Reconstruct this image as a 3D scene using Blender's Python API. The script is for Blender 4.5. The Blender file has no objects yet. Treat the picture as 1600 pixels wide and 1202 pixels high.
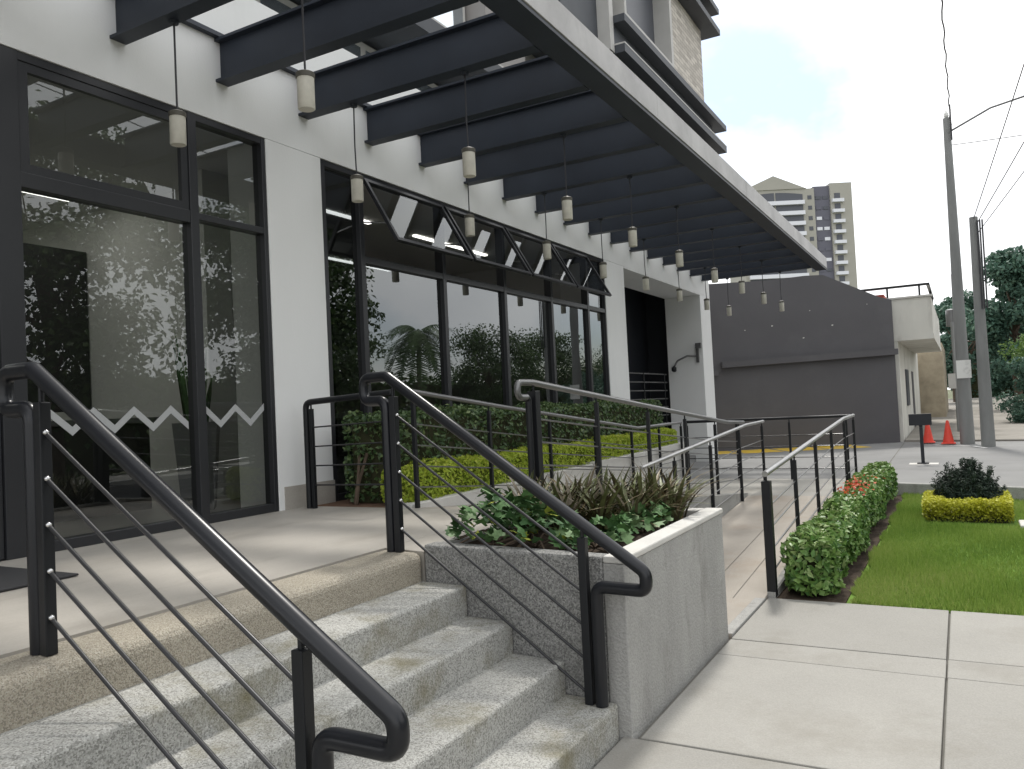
import bpy, math, random
import numpy as np
from mathutils import Vector, Matrix
random.seed(7); rng = np.random.default_rng(7)
sc = bpy.context.scene
COL = sc.collection

# ------------------------------------------------------------------ camera
YAW, PITCH, ROLL, FPX = -0.509237, 0.030592, -0.048857, 1253.86
CAM = Vector((5.1715, 0.0, 0.78))
fw = Vector((math.sin(YAW)*math.cos(PITCH), math.cos(YAW)*math.cos(PITCH), math.sin(PITCH)))
rt = fw.cross(Vector((0, 0, 1))).normalized(); up = rt.cross(fw)
r2 = rt*math.cos(ROLL) + up*math.sin(ROLL); u2 = -rt*math.sin(ROLL) + up*math.cos(ROLL)
cd = bpy.data.cameras.new('camera'); cam = bpy.data.objects.new('camera', cd); COL.objects.link(cam)
m3 = Matrix((r2, u2, -fw)).transposed()
cam.matrix_world = Matrix.Translation(CAM) @ m3.to_4x4()
cd.sensor_width = 36.0; cd.lens = FPX/1600*36; cd.clip_start = 0.05; cd.clip_end = 3000
sc.camera = cam

# ------------------------------------------------------------------ sky, sun, exposure
SUN = Vector((-0.16, 0.72, 1.25)).normalized()
w = bpy.data.worlds.new('World'); sc.world = w; w.use_nodes = True
nt = w.node_tree; nt.nodes.clear()
def WN(t, **k):
    n = nt.nodes.new(t)
    for a, b in k.items(): setattr(n, a, b)
    return n
sky = WN('ShaderNodeTexSky', sky_type='NISHITA', sun_disc=False)
sky.sun_elevation = math.asin(SUN.z); sky.sun_rotation = math.atan2(SUN.x, SUN.y)
sky.air_density = 1.0; sky.dust_density = 1.6
tc = WN('ShaderNodeTexCoord'); mp = WN('ShaderNodeMapping'); mp.inputs['Location'].default_value = (7.58, 0.54, 2.93); mp.inputs['Scale'].default_value = (1, 1, 1.5)
nz = WN('ShaderNodeTexNoise'); nz.inputs['Scale'].default_value = 1.9; nz.inputs['Detail'].default_value = 7; nz.inputs['Roughness'].default_value = 0.52
rp = WN('ShaderNodeValToRGB'); rp.color_ramp.elements[0].position = 0.33; rp.color_ramp.elements[1].position = 0.46
nz2 = WN('ShaderNodeTexNoise'); nz2.inputs['Scale'].default_value = 3.3; nz2.inputs['Detail'].default_value = 6
rp2 = WN('ShaderNodeValToRGB'); rp2.color_ramp.elements[0].position = 0.3; rp2.color_ramp.elements[0].color = (6.8, 6.95, 7.2, 1)
rp2.color_ramp.elements[1].position = 0.68; rp2.color_ramp.elements[1].color = (9.6, 9.6, 9.5, 1)
mx = WN('ShaderNodeMixRGB'); bg = WN('ShaderNodeBackground'); bg.inputs['Strength'].default_value = 0.15
out = WN('ShaderNodeOutputWorld')
for a, b in ((tc.outputs['Generated'], mp.inputs['Vector']), (mp.outputs[0], nz.inputs['Vector']), (mp.outputs[0], nz2.inputs['Vector']),
             (nz.outputs['Fac'], rp.inputs['Fac']), (nz2.outputs['Fac'], rp2.inputs['Fac']), (rp.outputs['Color'], mx.inputs['Fac']),
             (sky.outputs[0], mx.inputs[1]), (rp2.outputs['Color'], mx.inputs[2]), (mx.outputs[0], bg.inputs['Color']), (bg.outputs[0], out.inputs[0])):
    nt.links.new(a, b)
sl = bpy.data.lights.new('sun', 'SUN'); sl.energy = 2.3; sl.angle = math.radians(6); sl.color = (1, 0.96, 0.9)
so = bpy.data.objects.new('sun', sl); COL.objects.link(so); so.rotation_euler = SUN.to_track_quat('Z', 'Y').to_euler(); so.location = (0, 0, 30)
vs = sc.view_settings; vs.view_transform = 'Standard'; vs.look = 'None'; vs.exposure = 0.42; vs.gamma = 1; vs.use_curve_mapping = False

# ------------------------------------------------------------------ materials
MATS = {}
def mat(name, base, rough=0.6, spec=0.4, metal=0.0, var=0.0, vscale=3.0, bump=0.0, bscale=40.0, speck=None, sscale=90.0, speckfac=0.5, stain=None, objrand=0.0, stretch=None):
    """Principled material; var = low-frequency tone variation, speck = aggregate colours, stain = (colour, amount, scale)"""
    if name in MATS: return MATS[name]
    m = bpy.data.materials.new(name); m.use_nodes = True; t = m.node_tree; N = t.nodes; L = t.links
    p = N['Principled BSDF']; p.inputs['Roughness'].default_value = rough; p.inputs['Metallic'].default_value = metal
    p.inputs['Specular IOR Level'].default_value = spec
    tcn = N.new('ShaderNodeTexCoord'); vec = tcn.outputs['Object']
    gm = N.new('ShaderNodeNewGeometry'); vec = gm.outputs['Position']
    if stretch:
        mpn = N.new('ShaderNodeMapping'); mpn.inputs['Scale'].default_value = stretch; L.new(vec, mpn.inputs[0]); svec = mpn.outputs[0]
    else: svec = vec
    col = None
    def noise(scale, detail=4, v=None, rough_=0.55):
        n = N.new('ShaderNodeTexNoise'); n.inputs['Scale'].default_value = scale; n.inputs['Detail'].default_value = detail; n.inputs['Roughness'].default_value = rough_
        L.new(v or vec, n.inputs['Vector']); return n
    rgb = N.new('ShaderNodeRGB'); rgb.outputs[0].default_value = (*base, 1); col = rgb.outputs[0]
    if var:
        n = noise(vscale, 6, svec, 0.6); r = N.new('ShaderNodeMapRange'); r.inputs[1].default_value = 0.3; r.inputs[2].default_value = 0.7
        r.inputs[3].default_value = 1-var; r.inputs[4].default_value = 1+var; L.new(n.outputs['Fac'], r.inputs[0])
        mm = N.new('ShaderNodeVectorMath'); mm.operation = 'SCALE'; L.new(col, mm.inputs[0]); L.new(r.outputs[0], mm.inputs['Scale']); col = mm.outputs[0]
    if objrand:
        oi = N.new('ShaderNodeObjectInfo'); r = N.new('ShaderNodeMapRange'); r.inputs[3].default_value = 1-objrand; r.inputs[4].default_value = 1+objrand; L.new(oi.outputs['Random'], r.inputs[0])
        mm = N.new('ShaderNodeVectorMath'); mm.operation = 'SCALE'; L.new(col, mm.inputs[0]); L.new(r.outputs[0], mm.inputs['Scale']); col = mm.outputs[0]
    if speck:
        v = N.new('ShaderNodeTexVoronoi'); v.inputs['Scale'].default_value = sscale; L.new(vec, v.inputs['Vector'])
        rr = N.new('ShaderNodeValToRGB'); e = rr.color_ramp; e.interpolation = 'CONSTANT'
        while len(e.elements) < len(speck): e.elements.new(0.5)
        for i, c in enumerate(speck): e.elements[i].position = i/len(speck); e.elements[i].color = (*c, 1)
        sp = N.new('ShaderNodeSeparateColor'); L.new(v.outputs['Color'], sp.inputs[0]); L.new(sp.outputs[0], rr.inputs['Fac'])
        mm = N.new('ShaderNodeMixRGB'); mm.inputs[0].default_value = speckfac; L.new(col, mm.inputs[1]); L.new(rr.outputs[0], mm.inputs[2]); col = mm.outputs[0]
    if stain:
        n = noise(stain[2], 7, svec, 0.65); r = N.new('ShaderNodeMapRange'); r.inputs[1].default_value = 0.52; r.inputs[2].default_value = 0.75; r.inputs[3].default_value = 0; r.inputs[4].default_value = stain[1]
        L.new(n.outputs['Fac'], r.inputs[0]); mm = N.new('ShaderNodeMixRGB'); L.new(r.outputs[0], mm.inputs[0]); L.new(col, mm.inputs[1]); mm.inputs[2].default_value = (*stain[0], 1); col = mm.outputs[0]
    L.new(col, p.inputs['Base Color'])
    if bump:
        n = noise(bscale, 5); b = N.new('ShaderNodeBump'); b.inputs['Strength'].default_value = bump; b.inputs['Distance'].default_value = 0.01
        L.new(n.outputs['Fac'], b.inputs['Height']); L.new(b.outputs[0], p.inputs['Normal'])
    MATS[name] = m; return m
def leafmat(name, cols, rough=0.5, trans=0.25):
    """Foliage: colour picked per leaf by the 'rnd' attribute, a little light passing through"""
    m = bpy.data.materials.new(name); m.use_nodes = True; t = m.node_tree; N = t.nodes; L = t.links; p = N['Principled BSDF']
    a = N.new('ShaderNodeAttribute'); a.attribute_name = 'rnd'; r = N.new('ShaderNodeValToRGB')
    e = r.color_ramp
    while len(e.elements) < len(cols): e.elements.new(0.5)
    for i, c in enumerate(cols): e.elements[i].position = i/(len(cols)-1); e.elements[i].color = (*c, 1)
    L.new(a.outputs['Fac'], r.inputs[0]); L.new(r.outputs[0], p.inputs['Base Color']); p.inputs['Roughness'].default_value = rough; p.inputs['Specular IOR Level'].default_value = 0.35
    tr = N.new('ShaderNodeBsdfTranslucent'); L.new(r.outputs[0], tr.inputs[0]); mxs = N.new('ShaderNodeMixShader'); mxs.inputs[0].default_value = trans
    L.new(p.outputs[0], mxs.inputs[1]); L.new(tr.outputs[0], mxs.inputs[2]); L.new(mxs.outputs[0], N['Material Output'].inputs[0]); MATS[name] = m; return m
def glassmat(name, tint, ior=1.8, rough=0.0):
    m = bpy.data.materials.new(name); m.use_nodes = True; t = m.node_tree; N = t.nodes; L = t.links; N.remove(N['Principled BSDF'])
    tr = N.new('ShaderNodeBsdfTransparent'); tr.inputs[0].default_value = (*tint, 1); gl = N.new('ShaderNodeBsdfGlossy'); gl.inputs['Roughness'].default_value = rough; gl.inputs[0].default_value = (0.93, 0.96, 0.97, 1)
    fr = N.new('ShaderNodeFresnel'); fr.inputs[0].default_value = ior; mxs = N.new('ShaderNodeMixShader')
    g = N.new('ShaderNodeNewGeometry'); n = N.new('ShaderNodeTexNoise'); n.inputs['Scale'].default_value = 0.9; n.inputs['Detail'].default_value = 1; b = N.new('ShaderNodeBump'); b.inputs['Strength'].default_value = 0.03; b.inputs['Distance'].default_value = 0.05
    L.new(g.outputs['Position'], n.inputs['Vector']); L.new(n.outputs['Fac'], b.inputs['Height']); L.new(b.outputs[0], gl.inputs['Normal'])
    L.new(fr.outputs[0], mxs.inputs[0]); L.new(tr.outputs[0], mxs.inputs[1]); L.new(gl.outputs[0], mxs.inputs[2]); L.new(mxs.outputs[0], N['Material Output'].inputs[0]); MATS[name] = m; return m

WHITE = mat('white_render', (0.72, 0.725, 0.715), 0.75, 0.25, var=0.035, vscale=0.9, bump=0.12, bscale=60, stain=((0.5, 0.5, 0.47), 0.25, 0.8), stretch=(1, 1, 0.35))
METAL = mat('dark_painted_steel', (0.008, 0.009, 0.011), 0.42, 0.35, var=0.15, vscale=2, bump=0.04, bscale=80)
BEAMM = mat('dark_beam_paint', (0.022, 0.028, 0.040), 0.5, 0.4, var=0.2, vscale=1.5, bump=0.05, bscale=50)  # dark paint; its slight blue stands in for the glare veil over the canopy
FASCIA = mat('weathered_fascia_paint', (0.40, 0.39, 0.385), 0.5, 0.45, var=0.2, vscale=1.6, stain=((0.2, 0.19, 0.19), 0.7, 1.1), bump=0.05, bscale=30)
FRAME = mat('black_window_frame', (0.02, 0.021, 0.024), 0.35, 0.5)
RAILTOP = mat('worn_rail_paint', (0.008, 0.009, 0.012), 0.3, 0.4, var=0.2, vscale=4)
SILVER = mat('worn_silver_rail', (0.36, 0.36, 0.355), 0.32, 0.5, metal=0.85, var=0.12, vscale=6)
STEELGR = mat('brushed_grey_rail', (0.16, 0.16, 0.16), 0.3, 0.6, metal=0.5, var=0.1)
ROD = mat('dark_rod', (0.018, 0.018, 0.02), 0.35, 0.5)
BOLT = mat('zinc_bolt', (0.6, 0.6, 0.6), 0.25, 0.5, metal=0.9)
FLOOR = mat('polished_concrete', (0.345, 0.322, 0.285), 0.52, 0.4, var=0.2, vscale=1.3, bump=0.05, bscale=25, stain=((0.22, 0.2, 0.17), 0.75, 2.0), stretch=(1, 0.4, 1), speck=((0.36, 0.34, 0.31), (0.43, 0.41, 0.38), (0.39, 0.37, 0.33)), sscale=120, speckfac=0.25)
PEBBLE = mat('washed_pebble', (0.36, 0.33, 0.27), 0.85, 0.2, var=0.12, vscale=3, bump=0.9, bscale=170, speck=((0.16, 0.14, 0.11), (0.42, 0.38, 0.3), (0.55, 0.51, 0.43), (0.3, 0.26, 0.2), (0.47, 0.42, 0.34)), sscale=230, speckfac=0.5)
STEP = mat('granite_chip_concrete', (0.38, 0.375, 0.345), 0.85, 0.2, var=0.22, vscale=2.0, bump=0.8, bscale=190, speck=((0.17, 0.17, 0.16), (0.46, 0.46, 0.44), (0.63, 0.63, 0.6), (0.32, 0.32, 0.3), (0.5, 0.5, 0.48)), sscale=170, speckfac=0.55, stain=((0.19, 0.17, 0.095), 0.85, 2.6))
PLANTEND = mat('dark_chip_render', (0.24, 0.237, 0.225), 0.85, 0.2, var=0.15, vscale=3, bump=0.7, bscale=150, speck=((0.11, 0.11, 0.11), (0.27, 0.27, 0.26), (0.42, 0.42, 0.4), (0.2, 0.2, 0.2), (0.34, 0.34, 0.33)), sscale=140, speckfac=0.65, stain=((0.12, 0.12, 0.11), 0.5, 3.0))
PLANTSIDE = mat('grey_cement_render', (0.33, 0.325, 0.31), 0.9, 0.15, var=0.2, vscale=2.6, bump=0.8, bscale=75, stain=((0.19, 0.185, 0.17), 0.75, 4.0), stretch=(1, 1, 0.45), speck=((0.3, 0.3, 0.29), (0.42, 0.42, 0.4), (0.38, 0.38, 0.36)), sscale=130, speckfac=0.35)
KERBW = mat('pale_kerb_concrete', (0.55, 0.54, 0.51), 0.8, 0.2, var=0.1, vscale=3, bump=0.3, bscale=70, stain=((0.35, 0.33, 0.28), 0.5, 3))
WALK = mat('sidewalk_concrete', (0.30, 0.292, 0.268), 0.82, 0.25, var=0.1, vscale=0.9, bump=0.3, bscale=110, stain=((0.2, 0.185, 0.155), 0.65, 1.1), speck=((0.25, 0.24, 0.22), (0.34, 0.33, 0.3), (0.29, 0.28, 0.26)), sscale=160, speckfac=0.3, objrand=0.07)
RAMP = mat('ramp_concrete', (0.34, 0.31, 0.27), 0.8, 0.25, var=0.13, vscale=1.0, bump=0.3, bscale=100, stain=((0.27, 0.21, 0.155), 0.6, 1.4))
DRIVE = mat('driveway_concrete', (0.22, 0.22, 0.216), 0.85, 0.2, var=0.12, vscale=0.5, bump=0.3, bscale=60, stain=((0.16, 0.16, 0.16), 0.6, 0.7))
JOINT = mat('joint_mortar', (0.16, 0.155, 0.14), 0.95, 0.1, var=0.2)
ASPH = mat('asphalt', (0.055, 0.055, 0.057), 0.9, 0.2, var=0.2, vscale=1, bump=0.5, bscale=80)
GROUNDM = mat('open_ground', (0.13, 0.14, 0.09), 0.95, 0.1, var=0.35, vscale=0.15)
SOIL = mat('dark_soil', (0.055, 0.042, 0.032), 0.95, 0.1, var=0.4, vscale=9, bump=1.0, bscale=45)
EARTH = mat('brown_earth', (0.16, 0.10, 0.07), 0.95, 0.1, var=0.3, vscale=7, bump=0.9, bscale=40)
TURF = mat('turf_base', (0.11, 0.19, 0.035), 0.95, 0.1, var=0.3, vscale=5)
GREYW = mat('charcoal_painted_wall', (0.105, 0.102, 0.108), 0.8, 0.25, var=0.08, vscale=0.5, bump=0.2, bscale=30, stain=((0.16, 0.16, 0.165), 0.3, 0.7))
OLDW = mat('peeling_white_wall', (0.62, 0.61, 0.56), 0.85, 0.2, var=0.1, vscale=1, stain=((0.3, 0.28, 0.24), 0.75, 1.1), stretch=(1, 1, 0.35))
REDT = mat('red_tin', (0.35, 0.07, 0.05), 0.7)
YEL = mat('yellow_road_paint', (0.62, 0.42, 0.06), 0.8, 0.2, var=0.15, vscale=4, stain=((0.27, 0.25, 0.22), 1.0, 2.2))
WPAINT = mat('white_road_paint', (0.75, 0.75, 0.72), 0.8, stain=((0.4, 0.4, 0.38), 0.8, 5))
CREAM = mat('alabaster_shade', (0.55, 0.53, 0.46), 0.4, 0.4, var=0.1, vscale=14)
CAPM = mat('pendant_cap', (0.08, 0.075, 0.06), 0.5, 0.4)
POLEC = mat('pole_concrete', (0.24, 0.245, 0.24), 0.85, 0.2, var=0.15, vscale=2, bump=0.3, bscale=40, stain=((0.13, 0.135, 0.13), 0.6, 1.5), stretch=(1, 1, 0.2))
WIRE = mat('black_cable', (0.04, 0.04, 0.045), 0.6)
CONE = mat('traffic_cone_orange', (0.72, 0.07, 0.045), 0.5, 0.4, var=0.1, vscale=8)
CONEW = mat('cone_white_band', (0.75, 0.72, 0.7), 0.5)
BLACKP = mat('black_sign_paint', (0.015, 0.017, 0.022), 0.45, 0.4)
BARK = mat('tree_bark', (0.10, 0.075, 0.055), 0.9, 0.2, var=0.3, vscale=8, bump=0.8, bscale=30)
SHADECORE = mat('hedge_twigs', (0.04, 0.042, 0.022), 0.9, 0.1, var=0.3, vscale=12)  # dark colour of the solid cores, standing in for shade inside foliage
INWALL = mat('interior_paint', (0.55, 0.55, 0.53), 0.8)
INCEIL = mat('interior_ceiling', (0.62, 0.62, 0.6), 0.8)
INFLOOR = mat('interior_tile', (0.33, 0.32, 0.3), 0.3, 0.5)
DESKM = mat('dark_reception_wood', (0.03, 0.03, 0.032), 0.4)
POTM = mat('grey_fibre_pot', (0.16, 0.16, 0.165), 0.6)
FROST = mat('frosted_film', (0.36, 0.37, 0.37), 0.7)
UPGREY = mat('upper_grey_render', (0.30, 0.285, 0.275), 0.8, var=0.06, vscale=0.6)
UPDARK = mat('upper_dark_cladding', (0.06, 0.065, 0.075), 0.6, 0.4, var=0.1)
UPLIGHT = mat('upper_pale_trim', (0.48, 0.47, 0.45), 0.75, var=0.05)
UPBRICK = bpy.data.materials.new('pale_stone_cladding'); UPBRICK.use_nodes = True
def _stone(m):
    t = m.node_tree; N = t.nodes; L = t.links; p = N['Principled BSDF']; g = N.new('ShaderNodeNewGeometry'); sp = N.new('ShaderNodeSeparateXYZ'); cb = N.new('ShaderNodeCombineXYZ')
    L.new(g.outputs['Position'], sp.inputs[0]); ad = N.new('ShaderNodeMath'); ad.operation = 'ADD'; L.new(sp.outputs[0], ad.inputs[0]); L.new(sp.outputs[1], ad.inputs[1]); L.new(ad.outputs[0], cb.inputs[0]); L.new(sp.outputs[2], cb.inputs[1])
    br = N.new('ShaderNodeTexBrick'); br.inputs['Scale'].default_value = 1.0; br.inputs['Brick Width'].default_value = 0.32; br.inputs['Row Height'].default_value = 0.09; br.inputs['Mortar Size'].default_value = 0.006; br.inputs['Bias'].default_value = 0.0
    br.inputs['Color1'].default_value = (0.58, 0.54, 0.48, 1); br.inputs['Color2'].default_value = (0.36, 0.33, 0.29, 1); br.inputs['Mortar'].default_value = (0.24, 0.22, 0.2, 1); L.new(cb.outputs[0], br.inputs['Vector']); L.new(br.outputs['Color'], p.inputs['Base Color']); p.inputs['Roughness'].default_value = 0.85
    b_ = N.new('ShaderNodeBump'); b_.inputs['Strength'].default_value = 0.6; b_.inputs['Distance'].default_value = 0.02; L.new(br.outputs['Color'], b_.inputs['Height']); L.new(b_.outputs[0], p.inputs['Normal'])
_stone(UPBRICK)
SKYGL = mat('mirror_window_glass', (0.62, 0.68, 0.72), 0.04, 0.5, metal=0.92)
TBEIGE = mat('tower_beige', (0.33, 0.32, 0.285), 0.85, var=0.04, vscale=0.1)
TDARK = mat('tower_slate_blue', (0.12, 0.12, 0.15), 0.8)
TWHITE = mat('tower_white_slab', (0.66, 0.67, 0.72), 0.8)
TGLASS = mat('tower_window', (0.07, 0.075, 0.09), 0.4, 0.4)
LAWNM = leafmat('lawn_blades', ((0.12, 0.21, 0.035), (0.19, 0.29, 0.05), (0.26, 0.35, 0.08), (0.34, 0.36, 0.13)), 0.6, 0.4)
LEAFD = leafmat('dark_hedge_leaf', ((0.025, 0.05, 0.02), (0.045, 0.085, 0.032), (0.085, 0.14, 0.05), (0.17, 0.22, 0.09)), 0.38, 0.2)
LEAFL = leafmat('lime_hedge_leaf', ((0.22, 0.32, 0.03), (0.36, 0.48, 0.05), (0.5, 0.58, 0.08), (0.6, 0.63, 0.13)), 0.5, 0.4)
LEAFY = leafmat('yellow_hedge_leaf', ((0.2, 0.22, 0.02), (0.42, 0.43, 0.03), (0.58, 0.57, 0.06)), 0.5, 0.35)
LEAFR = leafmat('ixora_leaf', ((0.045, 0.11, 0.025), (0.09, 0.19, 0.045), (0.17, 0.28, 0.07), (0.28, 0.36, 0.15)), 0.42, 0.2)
FLOWER = leafmat('red_flower', ((0.5, 0.06, 0.03), (0.6, 0.14, 0.05)), 0.6, 0.3)
LEAFC = leafmat('conifer_leaf', ((0.012, 0.024, 0.016), (0.022, 0.042, 0.026), (0.04, 0.068, 0.04)), 0.6, 0.05)
LEAFT = leafmat('tree_leaf', ((0.02, 0.045, 0.012), (0.04, 0.085, 0.02), (0.07, 0.12, 0.03), (0.1, 0.14, 0.04)), 0.5, 0.25)
LEAFT2 = leafmat('far_tree_leaf', ((0.045, 0.095, 0.07), (0.07, 0.14, 0.10), (0.11, 0.18, 0.12)), 0.6, 0.25)  # greens lightened and blued to hold distance haze in the leaf colour
LEAFB = leafmat('bright_shrub_leaf', ((0.05, 0.1, 0.02), (0.1, 0.18, 0.04), (0.15, 0.22, 0.06)), 0.5, 0.3)
IVYM = [mat('ivy_green_%d' % i, c, 0.6, 0.25, var=0.3, vscale=30) for i, c in enumerate(((0.055, 0.12, 0.045), (0.085, 0.17, 0.06), (0.14, 0.22, 0.1), (0.38, 0.42, 0.07)))]
STRAPM = [mat('strap_leaf_%d' % i, c, 0.5, 0.35, var=0.3, vscale=20) for i, c in enumerate(((0.10, 0.11, 0.045), (0.085, 0.068, 0.04), (0.13, 0.145, 0.06), (0.16, 0.125, 0.065)))]
GLASS = glassmat('tinted_glass', (0.66, 0.69, 0.66), 1.9)
GLASS3 = glassmat('clear_vent_glass', (0.75, 0.77, 0.75), 1.55)
GLASS2 = glassmat('dark_tinted_glass', (0.22, 0.24, 0.25), 2.3)

# ------------------------------------------------------------------ builders
BASE = {}
def tag(o, label=None, cat=None, group=None, kind=None):
    if label: o['label'] = label
    if cat: o['category'] = cat
    if group: o['group'] = group
    if kind: o['kind'] = kind
    return o
def thing(name, label, cat, loc=(0, 0, 0), group=None, kind=None):
    o = bpy.data.objects.new(name, None); COL.objects.link(o); o.location = loc; o.empty_display_size = 0.1
    BASE[o.name] = Vector(loc); return tag(o, label, cat, group, kind)
def rotmat(rz): c, s = math.cos(rz), math.sin(rz); return np.array(((c, -s, 0), (s, c, 0), (0, 0, 1)))
class MB:
    def __init__(s): s.v = []; s.f = []; s.attr = None
    def add(s, vs, fs):
        b = len(s.v); s.v.extend([tuple(map(float, q)) for q in vs]); s.f.extend([tuple(b+i for i in f) for f in fs]); return s
    def box(s, x0, x1, y0, y1, z0, z1):
        return s.add([(x0,y0,z0),(x1,y0,z0),(x1,y1,z0),(x0,y1,z0),(x0,y0,z1),(x1,y0,z1),(x1,y1,z1),(x0,y1,z1)], [(3,2,1,0),(4,5,6,7),(0,1,5,4),(1,2,6,5),(2,3,7,6),(3,0,4,7)])
    def prism(s, poly, z0, z1):
        """plan polygon (counter-clockwise); z0 and z1 may be numbers or functions of (x, y)"""
        n = len(poly); g = lambda z, q: z(*q) if callable(z) else z
        vs = [(x, y, g(z0, (x, y))) for x, y in poly] + [(x, y, g(z1, (x, y))) for x, y in poly]
        return s.add(vs, [tuple(range(n-1, -1, -1)), tuple(range(n, 2*n))] + [(i, (i+1) % n, n+(i+1) % n, n+i) for i in range(n)])
    def extr(s, prof, y0, y1):
        """profile in x,z (counter-clockwise seen from -y) swept from y0 to y1"""
        n = len(prof); vs = [(x, y0, z) for x, z in prof] + [(x, y1, z) for x, z in prof]
        return s.add(vs, [tuple(range(n)), tuple(range(2*n-1, n-1, -1))] + [(i, n+i, n+(i+1) % n, (i+1) % n) for i in range(n)])
    def lathe(s, c, prof, seg=16):
        vs = []; fs = []; n = len(prof)
        for r, z in prof:
            for k in range(seg): a = 2*math.pi*k/seg; vs.append((c[0]+r*math.cos(a), c[1]+r*math.sin(a), c[2]+z))
        for i in range(n-1):
            for k in range(seg): fs.append((i*seg+k, i*seg+(k+1) % seg, (i+1)*seg+(k+1) % seg, (i+1)*seg+k))
        fs.append(tuple(range(seg-1, -1, -1))); fs.append(tuple((n-1)*seg+k for k in range(seg)))
        return s.add(vs, fs)
    def tube(s, pts, r, seg=10, fillet=0.0, r1=None):
        P = [Vector(p) for p in pts]
        if fillet:
            Q = [P[0]]
            for i in range(1, len(P)-1):
                a, b, c = P[i-1], P[i], P[i+1]; d0 = (a-b); d1 = (c-b); l0, l1 = d0.length, d1.length; d0.normalize(); d1.normalize()
                ang = d0.angle(d1)
                if ang > math.pi-0.03: Q.append(b); continue
                t = min(fillet/math.tan(ang/2), l0*0.49, l1*0.49); p0, p1 = b+d0*t, b+d1*t
                for k in range(7): u = k/6; Q.append(p0*(1-u)**2 + b*2*u*(1-u) + p1*u*u)
            Q.append(P[-1]); P = Q
        n = len(P); T = [((P[min(i+1, n-1)]-P[max(i-1, 0)]).normalized()) for i in range(n)]
        ref = Vector((0, 0, 1)) if abs(T[0].z) < 0.9 else Vector((1, 0, 0)); u = (ref - T[0]*ref.dot(T[0])).normalized(); vs = []
        for i in range(n):
            u = (u - T[i]*u.dot(T[i])).normalized(); v = T[i].cross(u); rr = r if r1 is None else r+(r1-r)*i/(n-1)
            for k in range(seg): a = 2*math.pi*k/seg; q = P[i]+(u*math.cos(a)+v*math.sin(a))*rr; vs.append(q)
        fs = [(i*seg+k, i*seg+(k+1) % seg, (i+1)*seg+(k+1) % seg, (i+1)*seg+k) for i in range(n-1) for k in range(seg)]
        fs.append(tuple(range(seg-1, -1, -1))); fs.append(tuple((n-1)*seg+k for k in range(seg)))
        return s.add(vs, fs)
    def build(s, name, m, parent=None, smooth=False, bevel=0.0, label=None, cat=None, group=None, kind=None, seg=2):
        me = bpy.data.meshes.new(name); off = BASE.get(parent.name, Vector((0, 0, 0))) if parent else Vector((0, 0, 0))
        me.from_pydata([(v[0]-off.x, v[1]-off.y, v[2]-off.z) for v in s.v], [], s.f); me.materials.append(m); me.update()
        o = bpy.data.objects.new(name, me); COL.objects.link(o)
        if parent: o.parent = parent
        BASE[o.name] = off
        if smooth: me.polygons.foreach_set('use_smooth', [True]*len(me.polygons)); 
        if smooth and hasattr(me, 'set_sharp_from_angle'): me.set_sharp_from_angle(angle=math.radians(50))
        if bevel:
            bv = o.modifiers.new('bevel', 'BEVEL'); bv.width = bevel; bv.segments = seg; bv.limit_method = 'ANGLE'; bv.angle_limit = math.radians(40)
        return tag(o, label, cat, group, kind)
def npmesh(name, V, F, m, parent=None, rnd=None, **k):
    """fast mesh from arrays; F is (n,3) or (n,4); rnd = per-vertex value"""
    off = BASE.get(parent.name, Vector((0, 0, 0))) if parent else Vector((0, 0, 0))
    V = np.asarray(V, np.float32) - np.array(off, np.float32); F = np.asarray(F, np.int32)
    me = bpy.data.meshes.new(name); nv, nf, c = len(V), len(F), F.shape[1]
    me.vertices.add(nv); me.vertices.foreach_set('co', V.ravel()); me.loops.add(nf*c); me.loops.foreach_set('vertex_index', F.ravel())
    me.polygons.add(nf); me.polygons.foreach_set('loop_start', np.arange(0, nf*c, c, dtype=np.int32))
    if rnd is not None: a = me.attributes.new('rnd', 'FLOAT', 'POINT'); a.data.foreach_set('value', np.asarray(rnd, np.float32))
    me.materials.append(m); me.update(calc_edges=True); o = bpy.data.objects.new(name, me); COL.objects.link(o)
    if parent: o.parent = parent
    BASE[o.name] = off
    return tag(o, **k)
def unit(a): return a/np.maximum(np.linalg.norm(a, axis=1, keepdims=True), 1e-6)
def leaves(P, Nrm, L, W, spread=0.8, fold=0.25):
    """diamond leaves of two triangles at points P, facing roughly Nrm"""
    n = len(P); nn = unit(Nrm + rng.normal(size=(n, 3))*spread); t = unit(np.cross(nn, rng.normal(size=(n, 3)))); b = np.cross(nn, t)
    l = (L*rng.uniform(0.6, 1.25, n))[:, None]; w_ = (W*rng.uniform(0.7, 1.2, n))[:, None]
    A = P - t*l*0.5; B = P + b*w_*0.5 + nn*l*fold*0.4; C = P + t*l*0.5; D = P - b*w_*0.5 + nn*l*fold*0.4
    V = np.stack((A, B, C, D), 1).reshape(-1, 3); i = np.arange(n)*4
    F = np.stack((np.stack((i, i+1, i+2), 1), np.stack((i, i+2, i+3), 1)), 1).reshape(-1, 3)
    return V, F
def wob(x, y, z): return 0.5*np.sin(x*7.3+y*3.1+1)+0.35*np.sin(y*9.7-z*5+2)+0.3*np.sin(x*15.1-y*13.3+z*11)
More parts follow.
